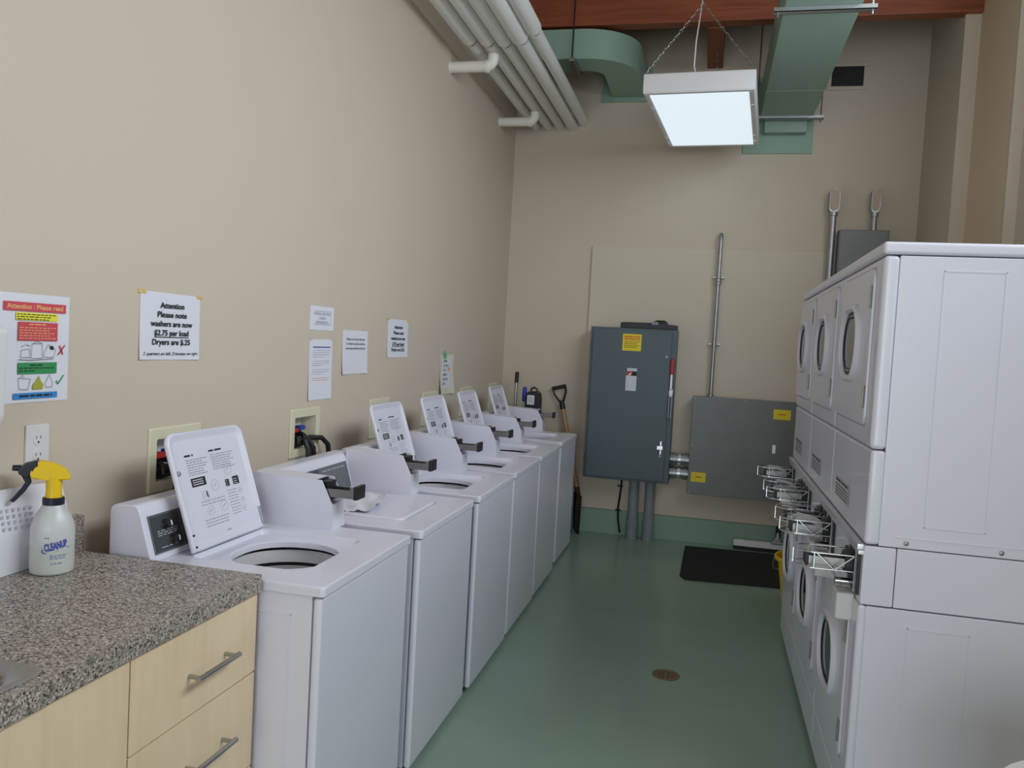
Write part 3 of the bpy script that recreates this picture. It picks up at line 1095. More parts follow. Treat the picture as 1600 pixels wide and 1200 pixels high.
def notice(label, y0, y1, z0, z1, paper='paper', skew=0.0, group='notices taped to the left wall', tape=None, curl=0.006):
    """paper taped to the left wall; returns (thing, Sheet over it)"""
    t = thing('wall_notice', (0.0, (y0 + y1) / 2, z0), label, 'notice', group)
    w, h = y1 - y0, z1 - z0
    bm = BM()
    n = 8
    rows = []
    for i in range(n + 1):
        u = i / n
        r = []
        for j in range(5):
            v = j / 4
            r.append(bm.verts.new((0.0016 + curl * (1 - v) ** 3 * abs(2 * u - 1) ** 2 * 0.6, -w / 2 + w * u, h * v + skew * (u - 0.5))))
        rows.append(r)
    for i in range(n):
        for j in range(4):
            bm.faces.new((rows[i][j], rows[i + 1][j], rows[i + 1][j + 1], rows[i][j + 1]))
    solid(bm, 0.0009)
    obj('paper', bm, paper, t)
    if tape:
        for (a, b, tw, th) in tape[1]:
            bm = BM()
            bx(bm, 0.0002, 0.0034, -w / 2 + a - tw / 2, -w / 2 + a + tw / 2, b - th / 2, b + th / 2)
            obj('tape', bm, tape[0], t)
    s = Sheet((0.003, -w / 2, 0), (0, 1, 0), (0, 0, 1), 0.0012)
    return t, s, w, h


# colourful notice
t, s, w, h = notice('colourful instruction notice with red, yellow, green and blue bands', 0.035, 0.262, 1.265, 1.534, skew=0.0, curl=0.0)
bm = BM()
k = h / 0.268
s.rect(bm, 0.018, 0.212, 0.225 * k, 0.247 * k, 0)
s.text(bm, 'Attention : Please read', 0.115, 0.231 * k, size=0.0165, width=0.175, mi=4, bold=0.03, h=0.0006)
s.rect(bm, 0.055, 0.185, 0.203 * k, 0.222 * k, 1)
for i in range(3):
    s.words(bm, 0.058, 0.18 - i * 0.012, (0.2165 - i * 0.006) * k, 0.0022, 5, (0.006, 0.014), 0.003, 0.0006)
s.rect(bm, 0.062, 0.186, 0.153 * k, 0.199 * k, 0)
s.words(bm, 0.094, 0.15, 0.192 * k, 0.003, 4, (0.01, 0.02), 0.003, 0.0006)
for i in range(5):
    s.words(bm, 0.066, 0.180 - (i % 2) * 0.02, (0.184 - i * 0.0065) * k, 0.0022, 4, (0.006, 0.014), 0.003, 0.0006)
s.rect(bm, 0.064, 0.186, 0.071 * k, 0.099 * k, 2)
s.words(bm, 0.10, 0.146, 0.091 * k, 0.003, 5, (0.01, 0.02), 0.003, 0.0006)
for i in range(2):
    s.words(bm, 0.067, 0.176 - i * 0.06, (0.084 - i * 0.007) * k, 0.0026, 5, (0.006, 0.014), 0.003, 0.0006)
s.rect(bm, 0.052, 0.19, 0.009 * k, 0.024 * k, 3)
s.words(bm, 0.07, 0.172, 0.014 * k, 0.005, 6, (0.012, 0.03), 0.004, 0.0006)
# plain sketches of containers
def sk(pts, w_=0.0013, mi=7):
    s.line(bm, [(a, b * k) for a, b in pts], w_, mi)
sk([(0.066, 0.107), (0.10, 0.105), (0.175, 0.108)], 0.002)
sk([(0.072, 0.112), (0.074, 0.13), (0.098, 0.133), (0.102, 0.112), (0.072, 0.112)])
sk([(0.104, 0.110), (0.106, 0.146), (0.138, 0.147), (0.140, 0.110), (0.104, 0.110)])
sk([(0.110, 0.146), (0.118, 0.152), (0.128, 0.151), (0.136, 0.146)])
sk([(0.144, 0.122), (0.158, 0.145), (0.182, 0.132), (0.176, 0.112), (0.146, 0.112), (0.144, 0.122)])
s.quad(bm, [(0.162, 0.140 * k), (0.172, 0.141 * k), (0.176, 0.131 * k), (0.165, 0.132 * k)], 5)
s.line(bm, [(0.076, 0.139 * k), (0.088, 0.144 * k), (0.1, 0.140 * k)], 0.003, 8)
sk([(0.066, 0.062), (0.070, 0.034), (0.096, 0.032), (0.104, 0.058), (0.066, 0.062)])
sk([(0.074, 0.062), (0.078, 0.069), (0.084, 0.062)])
s.quad(bm, [(0.110, 0.032 * k), (0.142, 0.032 * k), (0.144, 0.044 * k), (0.134, 0.055 * k), (0.130, 0.066 * k), (0.122, 0.054 * k), (0.111, 0.044 * k)], 9)
sk([(0.152, 0.036), (0.150, 0.046), (0.163, 0.068), (0.176, 0.046), (0.172, 0.036), (0.152, 0.036)])
s.line(bm, [(0.19, 0.118 * k), (0.212, 0.143 * k)], 0.004, 0)
s.line(bm, [(0.194, 0.142 * k), (0.206, 0.119 * k)], 0.004, 0)
s.line(bm, [(0.186, 0.052 * k), (0.192, 0.043 * k), (0.211, 0.066 * k)], 0.003, 2)
printed('printing', bm, ['pr', 'py', 'pg', 'pb', 'ppeach', 'ink', 'ink', 'ink2', 'ink3', 'plime'], t)

# price notice
def price(t, s, w, h, hand, dollar):
    bm = BM()
    L = ['Attention', 'Please note', 'washers are now', '$2.75 per load' if dollar else '2.75 per load', 'Dryers are $.25']
    W_ = [0.40, 0.49, 0.70, 0.575, 0.635]
    for i, (a, b) in enumerate(zip(L, W_)):
        z = h * (0.775 - i * 0.137) if hand else h * (0.76 - i * 0.148)
        s.text(bm, a, w * 0.51, z, size=h * 0.117, width=w * b, bold=0.025)
        if i == 3:
            s.rect(bm, w * (0.51 - b / 2), w * (0.51 + b / 2), z - h * 0.03, z - h * 0.018)
    if hand:
        s.text(bm, '2 quarters on left. 2 loonies on right', w * 0.51, h * 0.07, size=h * 0.066, width=w * 0.92, bold=0.015, shear=0.25)
    printed('lettering', bm, ['ink'], t)

t, s, w, h = notice('large price notice with masking tape corners: washers $2.75, handwriting along its foot', 0.535, 0.826, 1.368, 1.574, skew=-0.002,
                    tape=('tape', [(0.006, 0.204, 0.035, 0.012), (0.286, 0.204, 0.03, 0.012)]))
price(t, s, w, h, True, True)
t, s, w, h = notice('narrow looking price notice with orange tape, farthest right of the white papers', 2.45, 2.745, 1.368, 1.572,
                    tape=('tape', [(0.0, 0.203, 0.04, 0.012), (0.293, 0.201, 0.045, 0.012)]))
price(t, s, w, h, False, False)
t, s, w, h = notice('small notice with three short capital lines, above the long blank sheet', 1.59, 1.812, 1.489, 1.592, curl=0.0)
bm = BM()
for i, (tx, ww) in enumerate((('PLEASE USE ONLY', 0.155), ('LIQUID', 0.06), ('DETERGENTS', 0.115))):
    s.text(bm, tx, 0.11, 0.066 - i * 0.0185, size=0.015, width=ww, bold=0.0)
s.line(bm, [(0.032, 0.025), (0.19, 0.025), (0.19, 0.082), (0.032, 0.082)], 0.0012, 0)
printed('lettering', bm, ['ink2'], t)
t, s, w, h = notice('tall page with faint small print, below the small capital-letter notice', 1.597, 1.812, 1.188, 1.450, curl=0.008,
                    tape=('tapec', [(0.01, 0.266, 0.02, 0.02), (0.205, 0.266, 0.02, 0.02)]))
bm = BM()
s.words(bm, 0.03, 0.19, 0.226, 0.0045, 1, (0.012, 0.03), 0.003)
for i in range(15):
    if i in (4, 8, 12):
        continue
    s.words(bm, 0.03, 0.185 - (0.06 if i % 4 == 3 else 0), 0.213 - i * 0.0092, 0.002, 2 if i in (13, 14) else 0, (0.008, 0.024), 0.004)
printed('lettering', bm, ['ink3', 'blueink', 'ppeach'], t)
t, s, w, h = notice('white page hung by two tape strips with three bold lines at its top', 1.915, 2.196, 1.292, 1.498, curl=0.012,
                    tape=('tapec', [(0.05, 0.218, 0.012, 0.03), (0.235, 0.222, 0.012, 0.03), (0.14, -0.01, 0.008, 0.03)]))
bm = BM()
for i, tx in enumerate(('Please use lids at the end', 'in order to avoid overflow', 'and to keep machines dry for all')):
    s.text(bm, tx, w * 0.5, 0.160 - i * 0.0215, size=0.0145, width=(0.2, 0.21, 0.215)[i], bold=0.012)
printed('lettering', bm, ['ink'], t)
# curled note with the green clip
t, s, w, h = notice('tall curled handwritten note with a green sticker, above a supply box', 3.335, 3.61, 1.13, 1.384, 'paper_y', curl=0.03)
bm = BM()
s.rect(bm, 0.02, 0.22, 0.035, 0.235, 0)
for i, ww in enumerate((0.07, 0.10, 0.05, 0.07, 0.10, 0.05)):
    s.words(bm, 0.06, 0.06 + ww, 0.205 - i * 0.029, 0.014, 1 if i % 3 else 2, (0.014, 0.028), 0.007, 0.0006)
s.rect(bm, 0.15, 0.2, 0.145, 0.17, 3, 0.0006)
s.quad(bm, [(0.05, 0.225), (0.12, 0.225), (0.12, 0.262), (0.085, 0.285), (0.05, 0.262)], 4, 0.0009)
s.quad(bm, [(0.075, 0.235), (0.095, 0.235), (0.095, 0.258), (0.085, 0.27), (0.075, 0.258)], 2, 0.0014)
printed('lettering', bm, ['paper', 'ink2', 'pg', 'ppeach', mat('sticker_green', (0.35, 0.6, 0.4), 0.6)], t)

# washer supply boxes let into the wall
BOXLAB = ['cream supply box with red valve, behind the raised lid nearest the countertop',
          'cream supply box with red and blue valves and black hoses, above the closed washer',
          'cream supply box showing behind the lid next past the closed washer',
          'cream supply box showing just left below the handwritten note',
          'cream supply box showing behind the second lid from the back wall',
          'cream supply box showing behind the lid of the last washer']
for i, (a, b) in enumerate(BOX_Y):
    t = thing('supply_box', (0, (a + b) / 2, BZ0), BOXLAB[i], 'wall box', 'washer supply boxes in the left wall')
    w, h = b - a, BZ1 - BZ0
    bm = BM()
    e = 0.004
    lp = lambda ins, x: [(x, p[0], p[1]) for p in rr(0, h / 2, w / 2 - ins, h / 2 - ins, 0.006)]
    loft(bm, [lp(0.0, 0.0005), lp(0.0, 0.004), lp(0.004, 0.008), lp(HOLE - 0.001, 0.008), lp(HOLE + 0.002, 0.006), lp(HOLE + e, -0.06)], False, False)
    obj('frame', bm, 'frame', t)
    bm = BM()
    bx(bm, -0.0645, -0.0605, -w / 2 + HOLE, w / 2 - HOLE, HOLE, h - HOLE)
    obj('back_plate', bm, 'plastic', t)
    if i < 2:
        for (y, mname, zz) in ((-0.055, 'red', 0.105), (0.0, 'blue', 0.112)):
            bm = BM()
            tube(bm, [(-0.06, y, zz - 0.02), (-0.01, y, zz - 0.02), (0.0, y, zz - 0.025), (0.003, y, zz - 0.05)], 0.011, 10, mi=1)
            tube(bm, [(-0.02, y, zz - 0.02), (-0.02, y, zz)], 0.006, 8, mi=1)
            bx(bm, -0.034, -0.006, y - 0.024, y + 0.024, zz - 0.002, zz + 0.016, 0.004)
            obj('valve', bm, [mname, 'dark'], t)
        for (y, oy) in ((-0.055, 0.05), (0.0, 0.13), (-0.03, -0.02)):
            bm = BM()
            pts = [(0.002, y, 0.06), (0.005, y + oy * 0.3, 0.075), (0.03, y + oy * 0.8, 0.07), (0.048, y + oy, 0.04), (0.052, y + oy * 1.1, -0.02), (0.052, y + oy * 1.1, -0.25)]
            tube(bm, pts, 0.0115, 10)
            obj('hose', bm, 'dark', t)
        bm = BM()
        bx(bm, -0.058, -0.002, -w / 2 + HOLE + 0.006, 0.01, HOLE + 0.006, HOLE + 0.045, 0.008)
        obj('drain_fitting', bm, 'dark', t)

# crumpled paper on the closed lid of the second washer
bm = BM()
nx, ny = 12, 12
random.seed(3)
g = []
for i in range(nx + 1):
    r = []
    for j in range(ny + 1):
        u, v = i / nx, j / ny
        z = 0.0025 + 0.010 * abs(math.sin(u * 7 + v * 4)) * (0.35 + random.random()) + 0.05 * max(0, v - 0.7) + 0.05 * max(0, u - 0.75)
        r.append(bm.verts.new((0.345 + 0.16 * u - 0.05 * v, 0.135 + 0.26 * v + 0.02 * u, z)))
    g.append(r)
for i in range(nx):
    for j in range(ny):
        bm.faces.new((g[i][j], g[i + 1][j], g[i + 1][j + 1], g[i][j + 1]))
solid(bm, 0.0008)
o = obj('crumpled_paper', bm, 'paper', None, (0.006, 0.985, HT + 0.003), angle=180)
tag(o, 'crumpled white paper lying on the closed washer lid', 'paper')
bm = BM()
s = Sheet((0.42, 0.15, 0.016), (0, 1, 0), (-1, 0, 0))
for i in range(3):
    s.words(bm, 0.01, 0.06 - 0.012 * i, 0.012 * i, 0.003, 0, (0.008, 0.018), 0.004)
printed('print', bm, ['ink2'], o)

# ------------------------------------------------------------------ back wall: board, electrical boxes, conduits
bm = BM()
bx(bm, 0.685, 3.04, D - 0.02, D - 0.0005, 0.195, 2.285, 0.002)
bb = obj('backing_board', bm, 'board')
tag(bb, 'large cream painted board behind the electrical boxes on the back wall', 'board')
YBD = D - 0.0205

def sheet_back(x0, z0, y):
    return Sheet((x0, y, z0), (1, 0, 0), (0, 0, 1), 0.0006)

EP = thing('electrical_panel', (1.08, 4.72, 0.48), 'tall blue-grey switch cabinet with CAUTION sticker and red lever handle', 'electrical panel')
EY = 4.72
def ep(bm):
    for v in bm.verts:
        v.co -= Vector((1.08, 4.72, 0.48))
    return bm
bm = BM()
bx(bm, 0.745, 1.40, EY + 0.006, YBD, 0.475, 1.645, 0.004)
obj('enclosure', ep(bm), 'greybox', EP)
bm = BM()
bx(bm, 0.765, 1.362, EY - 0.008, EY + 0.005, 0.492, 1.632, 0.004)
dr = obj('door', ep(bm), 'greybox', EP)
for z in (0.62, 1.03, 1.5):
    bm = BM()
    tube(bm, [(0.757, EY, z - 0.035), (0.757, EY, z + 0.035)], 0.008, 8)
    obj('hinge', ep(bm), 'greybox', dr)
bm = BM()
bx(bm, 1.30, 1.345, EY - 0.022, EY - 0.007, 0.735, 0.765, 0.003)
bx(bm, 1.322, 1.335, EY - 0.018, EY - 0.007, 0.70, 0.80, 0.002)
obj('latch', ep(bm), 'alu', dr)
for (x, z) in ((1.33, 1.44), (1.325, 0.685)):
    bm = BM()
    lathe(bm, [(0.011, -0.006), (0.009, -0.014), (0.0, -0.016)], (x, EY, z), 'y', 12)
    obj('screw', ep(bm), 'galv', dr)
bm = BM()
bx(bm, 1.363, 1.392, EY - 0.035, EY - 0.002, 1.31, 1.43, 0.008)
lev = obj('lever_handle', ep(bm), 'red', EP)
bm = BM()
bx(bm, 1.366, 1.386, EY - 0.025, EY + 0.007, 1.19, 1.315, 0.004)
bx(bm, 1.366, 1.372, EY - 0.03, EY + 0.007, 0.98, 1.16, 0.002)
bx(bm, 1.384, 1.390, EY - 0.03, EY + 0.007, 0.98, 1.16, 0.002)
bx(bm, 1.362, 1.394, EY - 0.02, EY + 0.007, 1.14, 1.20, 0.004)
obj('lever_linkage', ep(bm), 'galv', EP)
bm = BM()
s = sheet_back(0.993, 1.472, EY - 0.0085)
s.rect(bm, 0.0, 0.142, 0.0, 0.128, 0)
s.rect(bm, 0.014, 0.13, 0.082, 0.113, 1, 0.0005)
s.text(bm, 'CAUTION', 0.072, 0.0865, size=0.029, width=0.105, mi=0, bold=0.04, h=0.001)
for i in range(4):
    s.words(bm, 0.014, 0.128 - 0.02 * (i % 2), 0.066 - i * 0.014, 0.004, 2, (0.01, 0.025), 0.004, 0.0005)
printed('caution_sticker', ep(bm), ['label_y', 'orange', 'ink'], EP)
bm = BM()
s = sheet_back(1.035, 1.168, EY - 0.0085)
s.rect(bm, 0.0, 0.08, 0.0, 0.135, 0)
s.rect(bm, 0.006, 0.08, 0.15, 0.172, 0)
s.rect(bm, 0.0, 0.045, 0.115, 0.148, 1, 0.0004)
s.rect(bm, 0.045, 0.08, 0.115, 0.148, 2, 0.0004)
s.quad(bm, [(0.012, 0.117), (0.03, 0.117), (0.042, 0.135), (0.034, 0.14)], 0, 0.0008)
for i in range(9):
    s.words(bm, 0.006, 0.036, 0.012 + i * 0.011, 0.003, 3, (0.006, 0.015), 0.003, 0.0005)
    s.words(bm, 0.044, 0.075, 0.012 + i * 0.011, 0.003, 3, (0.006, 0.015), 0.003, 0.0005)
s.words(bm, 0.016, 0.072, 0.158, 0.006, 3, (0.02, 0.05), 0.004, 0.0005)
printed('warning_label', ep(bm), ['paper', 'red', 'ink', 'ink3'], EP)

JB = thing('junction_box', (1.92, 4.81, 0.405), 'wide grey junction box with two yellow stickers on the back wall', 'electrical box')
def jb(bm, o=(1.92, 4.81, 0.405)):
    for v in bm.verts:
        v.co -= Vector(o)
    return bm
bm = BM()
bx(bm, 1.548, 2.318, 4.816, YBD, 0.41, 1.152, 0.003)
obj('enclosure', jb(bm), 'greybox2', JB)
bm = BM()
bx(bm, 1.543, 2.323, 4.808, 4.815, 0.405, 1.158, 0.003)
cv = obj('cover', jb(bm), 'greybox2', JB)
for (x, z) in ((1.557, 1.14), (1.557, 0.78), (1.557, 0.42), (2.31, 1.14), (2.31, 0.78), (2.31, 0.42), (1.93, 0.42), (1.93, 1.143)):
    bm = BM()
    lathe(bm, [(0.006, -0.001), (0.005, -0.005), (0.0, -0.006)], (x, 4.808, z), 'y', 10)
    obj('screw', jb(bm), 'galv', cv)
for (x0, x1, z0, z1) in ((2.135, 2.258, 1.022, 1.096), (1.565, 1.675, 0.502, 0.576)):
    bm = BM()
    s = sheet_back(x0, z0, 4.808)
    s.rect(bm, 0, x1 - x0, 0, z1 - z0, 0)
    s.words(bm, 0.035, x1 - x0 - 0.035, 0.033, 0.010, 1, (0.012, 0.02), 0.003, 0.0005)
    o = printed('yellow_sticker', jb(bm), ['label_y', 'orange'], JB)
bm = BM()
bx(bm, 2.143, 2.169, 4.802, 4.808, 0.765, 0.83, 0.002)
obj('name_plate', jb(bm), 'alu', JB)

# conduit unions between the two boxes
for z, lab in ((0.655, 'upper grey conduit coupling joining the two electrical boxes'), (0.548, 'lower grey conduit coupling joining the two electrical boxes')):
    t = thing('conduit_coupling', (1.47, 4.87, z), lab, 'conduit', 'couplings between the electrical boxes')
    bm = BM()
    lathe(bm, [(0.042, -0.07), (0.042, 0.072)], (0, 0, 0), 'x', 24)
    for x in (-0.055, -0.04, 0.04, 0.055):
        lathe(bm, [(0.042, x - 0.006), (0.050, x - 0.005), (0.050, x + 0.005), (0.042, x + 0.006)], (0, 0, 0), 'x', 24)
    obj('pipe', bm, 'galv', t)
    bm = BM()
    lathe(bm, [(0.0435, -0.012), (0.046, -0.011), (0.046, 0.011), (0.0435, 0.012)], (0, 0, 0), 'x', 24)
    obj('band', bm, 'alu', t)

# two grey plastic pipes from the panel to the floor
for x, lab in ((1.136, 'left of two thick grey pipes from the switch cabinet down to the floor'), (1.262, 'right of two thick grey pipes from the switch cabinet down to the floor')):
    t = thing('conduit_riser', (x, 4.872, 0), lab, 'pipe', 'grey pipes under the switch cabinet')
    bm = BM()
    lathe(bm, [(0.039, 0.15), (0.039, 0.45), (0.043, 0.452), (0.043, 0.474)], (0, 0, 0), 'z', 28)
    obj('pipe', bm, 'pvc', t)
    bm = BM()
    lathe(bm, [(0.044, 0.0), (0.045, 0.005), (0.045, 0.078), (0.043, 0.079), (0.043, 0.083), (0.045, 0.084), (0.045, 0.145), (0.0405, 0.15)], (0, 0, 0), 'z', 28)
    obj('coupling', bm, 'pvc', t)

bm = BM()
pts = [(1.03, D - 0.03, 0.474), (1.03, D - 0.03, 0.40), (1.022, D - 0.03, 0.30), (1.015, D - 0.03, 0.22), (1.02, D - 0.03, 0.12), (1.04, D - 0.03, 0.02)]
tube(bm, pts, 0.008, 8)
for (x, z) in ((1.022, 0.395), (1.018, 0.2)):
    bx(bm, x - 0.025, x + 0.02, D - 0.032, D - 0.0215, z - 0.008, z + 0.008, 0.002)
o = obj('black_cable', bm, 'dark')
tag(o, 'thin black cable clipped to the wall below the switch cabinet', 'cable')

# conduit rising from the junction box and bending into the wall
t = thing('wall_conduit', (1.672, 4.90, 1.158), 'slim metal conduit rising from the junction box and bending into the wall', 'conduit')
bm = BM()
tube(bm, [(0, 0, 0.0), (0, 0, 0.85), (0, 0, 1.17), (0.0, 0.004, 1.20), (0.0, 0.018, 1.227), (0.0, 0.04, 1.24), (0.0, 0.045, 1.2405)], 0.0155, 14)
obj('pipe', bm, 'galv', t)
for (z, nm) in ((0.40, 'strap'), (0.91, 'strap')):
    bm = BM()
    bx(bm, -0.045, 0.045, 0.012, 0.0445, z - 0.006, z + 0.006, 0.002)
    lathe(bm, [(0.0165, z - 0.007), (0.0195, z - 0.006), (0.0195, z + 0.006), (0.0165, z + 0.007)], (0, 0, 0), 'z', 14)
    obj(nm, bm, 'galv', t)
bm = BM()
lathe(bm, [(0.016, 0.85), (0.022, 0.852), (0.022, 0.872), (0.019, 0.875), (0.022, 0.878), (0.022, 0.897), (0.016, 0.90)], (0, 0, 0), 'z', 14)
lathe(bm, [(0.016, 0.0), (0.024, 0.001), (0.024, 0.014), (0.016, 0.02)], (0, 0, 0), 'z', 14)
obj('coupling', bm, 'galv', t)

# small panel and the two pull fittings behind the dryers
bm = BM()
bx(bm, 2.505, 2.845, 4.84, YBD, 1.55, 2.44, 0.004)
bx(bm, 2.512, 2.838, 4.833, 4.839, 1.557, 2.433, 0.003)
o = obj('breaker_box', bm, 'greybox2')
tag(o, 'grey breaker box high on the wall behind the dryers', 'electrical box')
for (x, z0, lab, r, zt) in ((2.462, 0.5, 'long metal conduit with pull fitting, running down beside the grey breaker box', 0.024, 2.62), (2.745, 2.4405, 'short metal conduit with pull fitting, rising from the top of the grey breaker box', 0.02, 2.62)):
    t = thing('conduit_fitting', (x, 4.895, z0), lab, 'conduit', 'conduits with pull fittings')
    bm = BM()
    H = zt - z0
    lathe(bm, [(r, 0), (r, H - 0.06)], (0, 0, 0), 'z', 16)
    lathe(bm, [(r, H - 0.075), (r + 0.008, H - 0.073), (r + 0.008, H - 0.04), (r, H - 0.038)], (0, 0, 0), 'z', 16)
    obj('pipe', bm, 'galv', t)
    bm = BM()
    prism(bm, [(p[0], p[1]) for p in rr(0, H + 0.035, r + 0.011, 0.088, 0.03)], 'y', -0.03, 0.045, 0.004)
    obj('fitting_body', bm, 'galv', t)
    bm = BM()
    prism(bm, [(p[0], p[1]) for p in rr(0, H + 0.04, r + 0.007, 0.078, 0.028)], 'y', -0.036, -0.0305, 0.002)
    obj('cover', bm, 'brown', t)

# vent grille
t = thing('vent_grille', (2.525, D, 3.58), 'dark square air grille with pale frame, high on the back wall', 'vent')
bm = BM()
for (a, b, c_, d) in ((-0.165, 0.125, 0.072, 0.1), (-0.165, 0.125, -0.1, -0.072), (-0.165, -0.137, -0.072, 0.072), (0.085, 0.125, -0.072, 0.072)):
    bx(bm, a, b, -0.012, -0.0005, c_, d, 0.003)
obj('frame', bm, 'wall', t)
bm = BM()
bx(bm, -0.14, 0.09, -0.004, -0.001, -0.075, 0.075)
obj('duct_opening', bm, 'void', t)
bm = BM()
for i in range(14):
    x = -0.135 + i * 0.0165
    bx(bm, x, x + 0.003, -0.009, -0.0045, -0.072, 0.072)
for i in range(7):
    z = -0.063 + i * 0.021
    bx(bm, -0.137, 0.088, -0.0075, -0.0045, z, z + 0.003)
obj('grid', bm, 'grille', t)

# black bundle lying on the switch cabinet
t = thing('black_bundle', (1.17, 4.83, 1.6455), 'long black bundle lying on top of the tall switch cabinet', 'bundle')
bm = BM()
prism(bm, [(-0.21, 0.0), (0.225, 0.0), (0.225, 0.036), (0.15, 0.042), (0.10, 0.05), (-0.20, 0.045), (-0.21, 0.04)], 'y', -0.03, 0.03, 0.006)
obj('bar', bm, 'dark', t)
bm = BM()
tube(bm, [(0.03, -0.01, 0.04), (0.07, -0.01, 0.05), (0.12, -0.01, 0.05), (0.145, -0.01, 0.04)], [0.016, 0.022, 0.022, 0.014], 12)
obj('cloth_roll', bm, 'dark', t)
bm = BM()
s = sheet_back(0.03, 0.032, -0.0335)
for i in range(4):
    s.words(bm, 0.0, 0.05, 0.004 + i * 0.006, 0.003, 0, (0.008, 0.015), 0.004, -0.0)
printed('wash_tag', bm, ['paper'], t)

# ------------------------------------------------------------------ tools in the back corner
t = thing('shovel', (0, 0, 0), 'shovel with wooden shaft and black D-handle leaning in the back corner', 'shovel')
top, bot = Vector((0.525, D - 0.05, 0.985)), Vector((0.70, D - 0.11, 0.31))
ax = (top - bot).normalized()
bm = BM()
tube(bm, [bot, top], 0.0165, 14)
obj('shaft', bm, 'handlewood', t)
bm = BM()
side = Vector((1, 0, 0)) - ax * ax.x
side.normalize()
a = top - ax * 0.012
tube(bm, [a, top + ax * 0.05], [0.022, 0.020], 12)
tube(bm, [top + ax * 0.045, top + ax * 0.06 + side * 0.02, top + ax * 0.12 + side * 0.048, top + ax * 0.168 + side * 0.052], 0.0085, 8)
tube(bm, [top + ax * 0.045, top + ax * 0.06 - side * 0.02, top + ax * 0.12 - side * 0.048, top + ax * 0.168 - side * 0.052], 0.0085, 8)
tube(bm, [top + ax * 0.168 - side * 0.058, top + ax * 0.168 + side * 0.058], 0.0145, 12)
obj('d_handle', bm, 'dark', t)
bm = BM()
n, m2 = 8, 8
G = []
for i in range(n + 1):
    v = i / n
    row = []
    for j in range(m2 + 1):
        u = j / m2 * 2 - 1
        wdt = 0.125 * (1 - 0.12 * v)
        row.append(bm.verts.new((0.70 - 0.0 + u * wdt * 0.35, D - 0.125 - 0.0 - u * wdt + (u * u) * 0.03 + 0.02 * (1 - v) , 0.008 + 0.305 * (1 - v))))
    G.append(row)
for i in range(n):
    for j in range(m2):
        bm.faces.new((G[i][j], G[i][j + 1], G[i + 1][j + 1], G[i + 1][j]))
solid(bm, 0.004)
for v in bm.verts:
    v.co.y = min(v.co.y, D - 0.017)
tube(bm, [bot + ax * 0.06, bot - ax * 0.08], [0.02, 0.014], 12)
obj('blade', bm, 'deepred', t)

t = thing('mop_pole', (0, 0, 0), 'grey metal pole with black tip standing in the back left corner', 'pole')
bm = BM()
tube(bm, [(0.185, 4.62, 0.0), (0.172, 4.75, 1.20)], 0.0125, 12)
obj('pole', bm, 'galv', t)
bm = BM()
tube(bm, [(0.1723, 4.747, 1.17), (0.1715, 4.755, 1.25), (0.1714, 4.756, 1.256)], [0.0155, 0.0155, 0.008], 12)
obj('tip', bm, 'dark', t)

t = thing('brush_handle', (0, 0, 0), 'blue and white brush handle standing beside the black jug', 'brush')
bm = BM()
tube(bm, [(0.275, 4.62, 0.0), (0.262, 4.66, 1.04)], 0.012, 12)
obj('shaft', bm, 'plastic', t)
bm = BM()
tube(bm, [(0.2625, 4.658, 1.03), (0.262, 4.66, 1.06), (0.261, 4.664, 1.135), (0.261, 4.665, 1.145)], [0.0165, 0.019, 0.017, 0.010], 12)
obj('grip', bm, 'blue', t)

t = thing('black_jug', (0.345, 4.62, 0.0), 'black can with pale label and carry loop in the back corner', 'can')
bm = BM()
prism(bm, [(-0.055, 0.0), (0.055, 0.0), (0.055, 1.06), (0.046, 1.105), (0.03, 1.118), (-0.03, 1.118), (-0.048, 1.10), (-0.055, 1.08)], 'y', -0.06, 0.06, 0.006)
obj('body', bm, 'dark', t)
bm = BM()
tube(bm, [(-0.025, 0, 1.112), (-0.022, 0, 1.138), (0.0, 0, 1.148), (0.022, 0, 1.138), (0.028, 0, 1.11)], 0.007, 8)
obj('carry_loop', bm, 'dark', t)
bm = BM()
s = sheet_back(-0.038, 1.018, -0.0605)
s.rect(bm, 0.0, 0.056, 0.0, 0.072, 0)
for i in range(5):
    s.words(bm, 0.01, 0.046, 0.015 + i * 0.01, 0.004, 1, (0.008, 0.02), 0.003, 0.0005)
printed('label_sheet', bm, ['paper', 'ink2'], t)

# ------------------------------------------------------------------ on the floor
bm = BM()
poly = [(1.556, 4.775), (2.45, 4.83), (2.45, 3.93), (1.582, 3.842), (1.545, 3.93)]
prism(bm, poly, 'z', 0.001, 0.012, 0.003)
o = obj('rubber_mat', bm, 'rubber')
tag(o, 'black rubber mat lying on the green floor before the back wall', 'mat')

t = thing('floor_squeegee', (2.15, 4.9, 0.0), 'long white floor squeegee lying along the back wall behind the mat', 'squeegee')
bm = BM()
prism(bm, [(-0.02, 0.03), (0.02, 0.034), (0.024, 0.06), (0.012, 0.078), (-0.012, 0.075)], 'x', -0.235, 0.30, 0.002)
obj('holder', bm, 'plastic', t)
bm = BM()
bx(bm, -0.235, 0.30, -0.012, 0.008, 0.001, 0.04, 0.002)
obj('rubber_blade', bm, 'dark', t)
bm = BM()
bx(bm, 0.04, 0.13, -0.02, 0.02, 0.068, 0.085, 0.004)
prism(bm, [(0.045, 0.08), (0.125, 0.08), (0.098, 0.115), (0.072, 0.115)], 'y', -0.012, 0.012, 0.003)
tube(bm, [(0.085, 0.0, 0.105), (0.088, 0.02, 0.165)], 0.0165, 12)
obj('handle_socket', bm, 'galv', t)
bm = BM()
tube(bm, [(0.0865, 0.01, 0.12), (0.09, 0.03, 0.20)], 0.019, 12)
obj('grip', bm, 'dark', t)

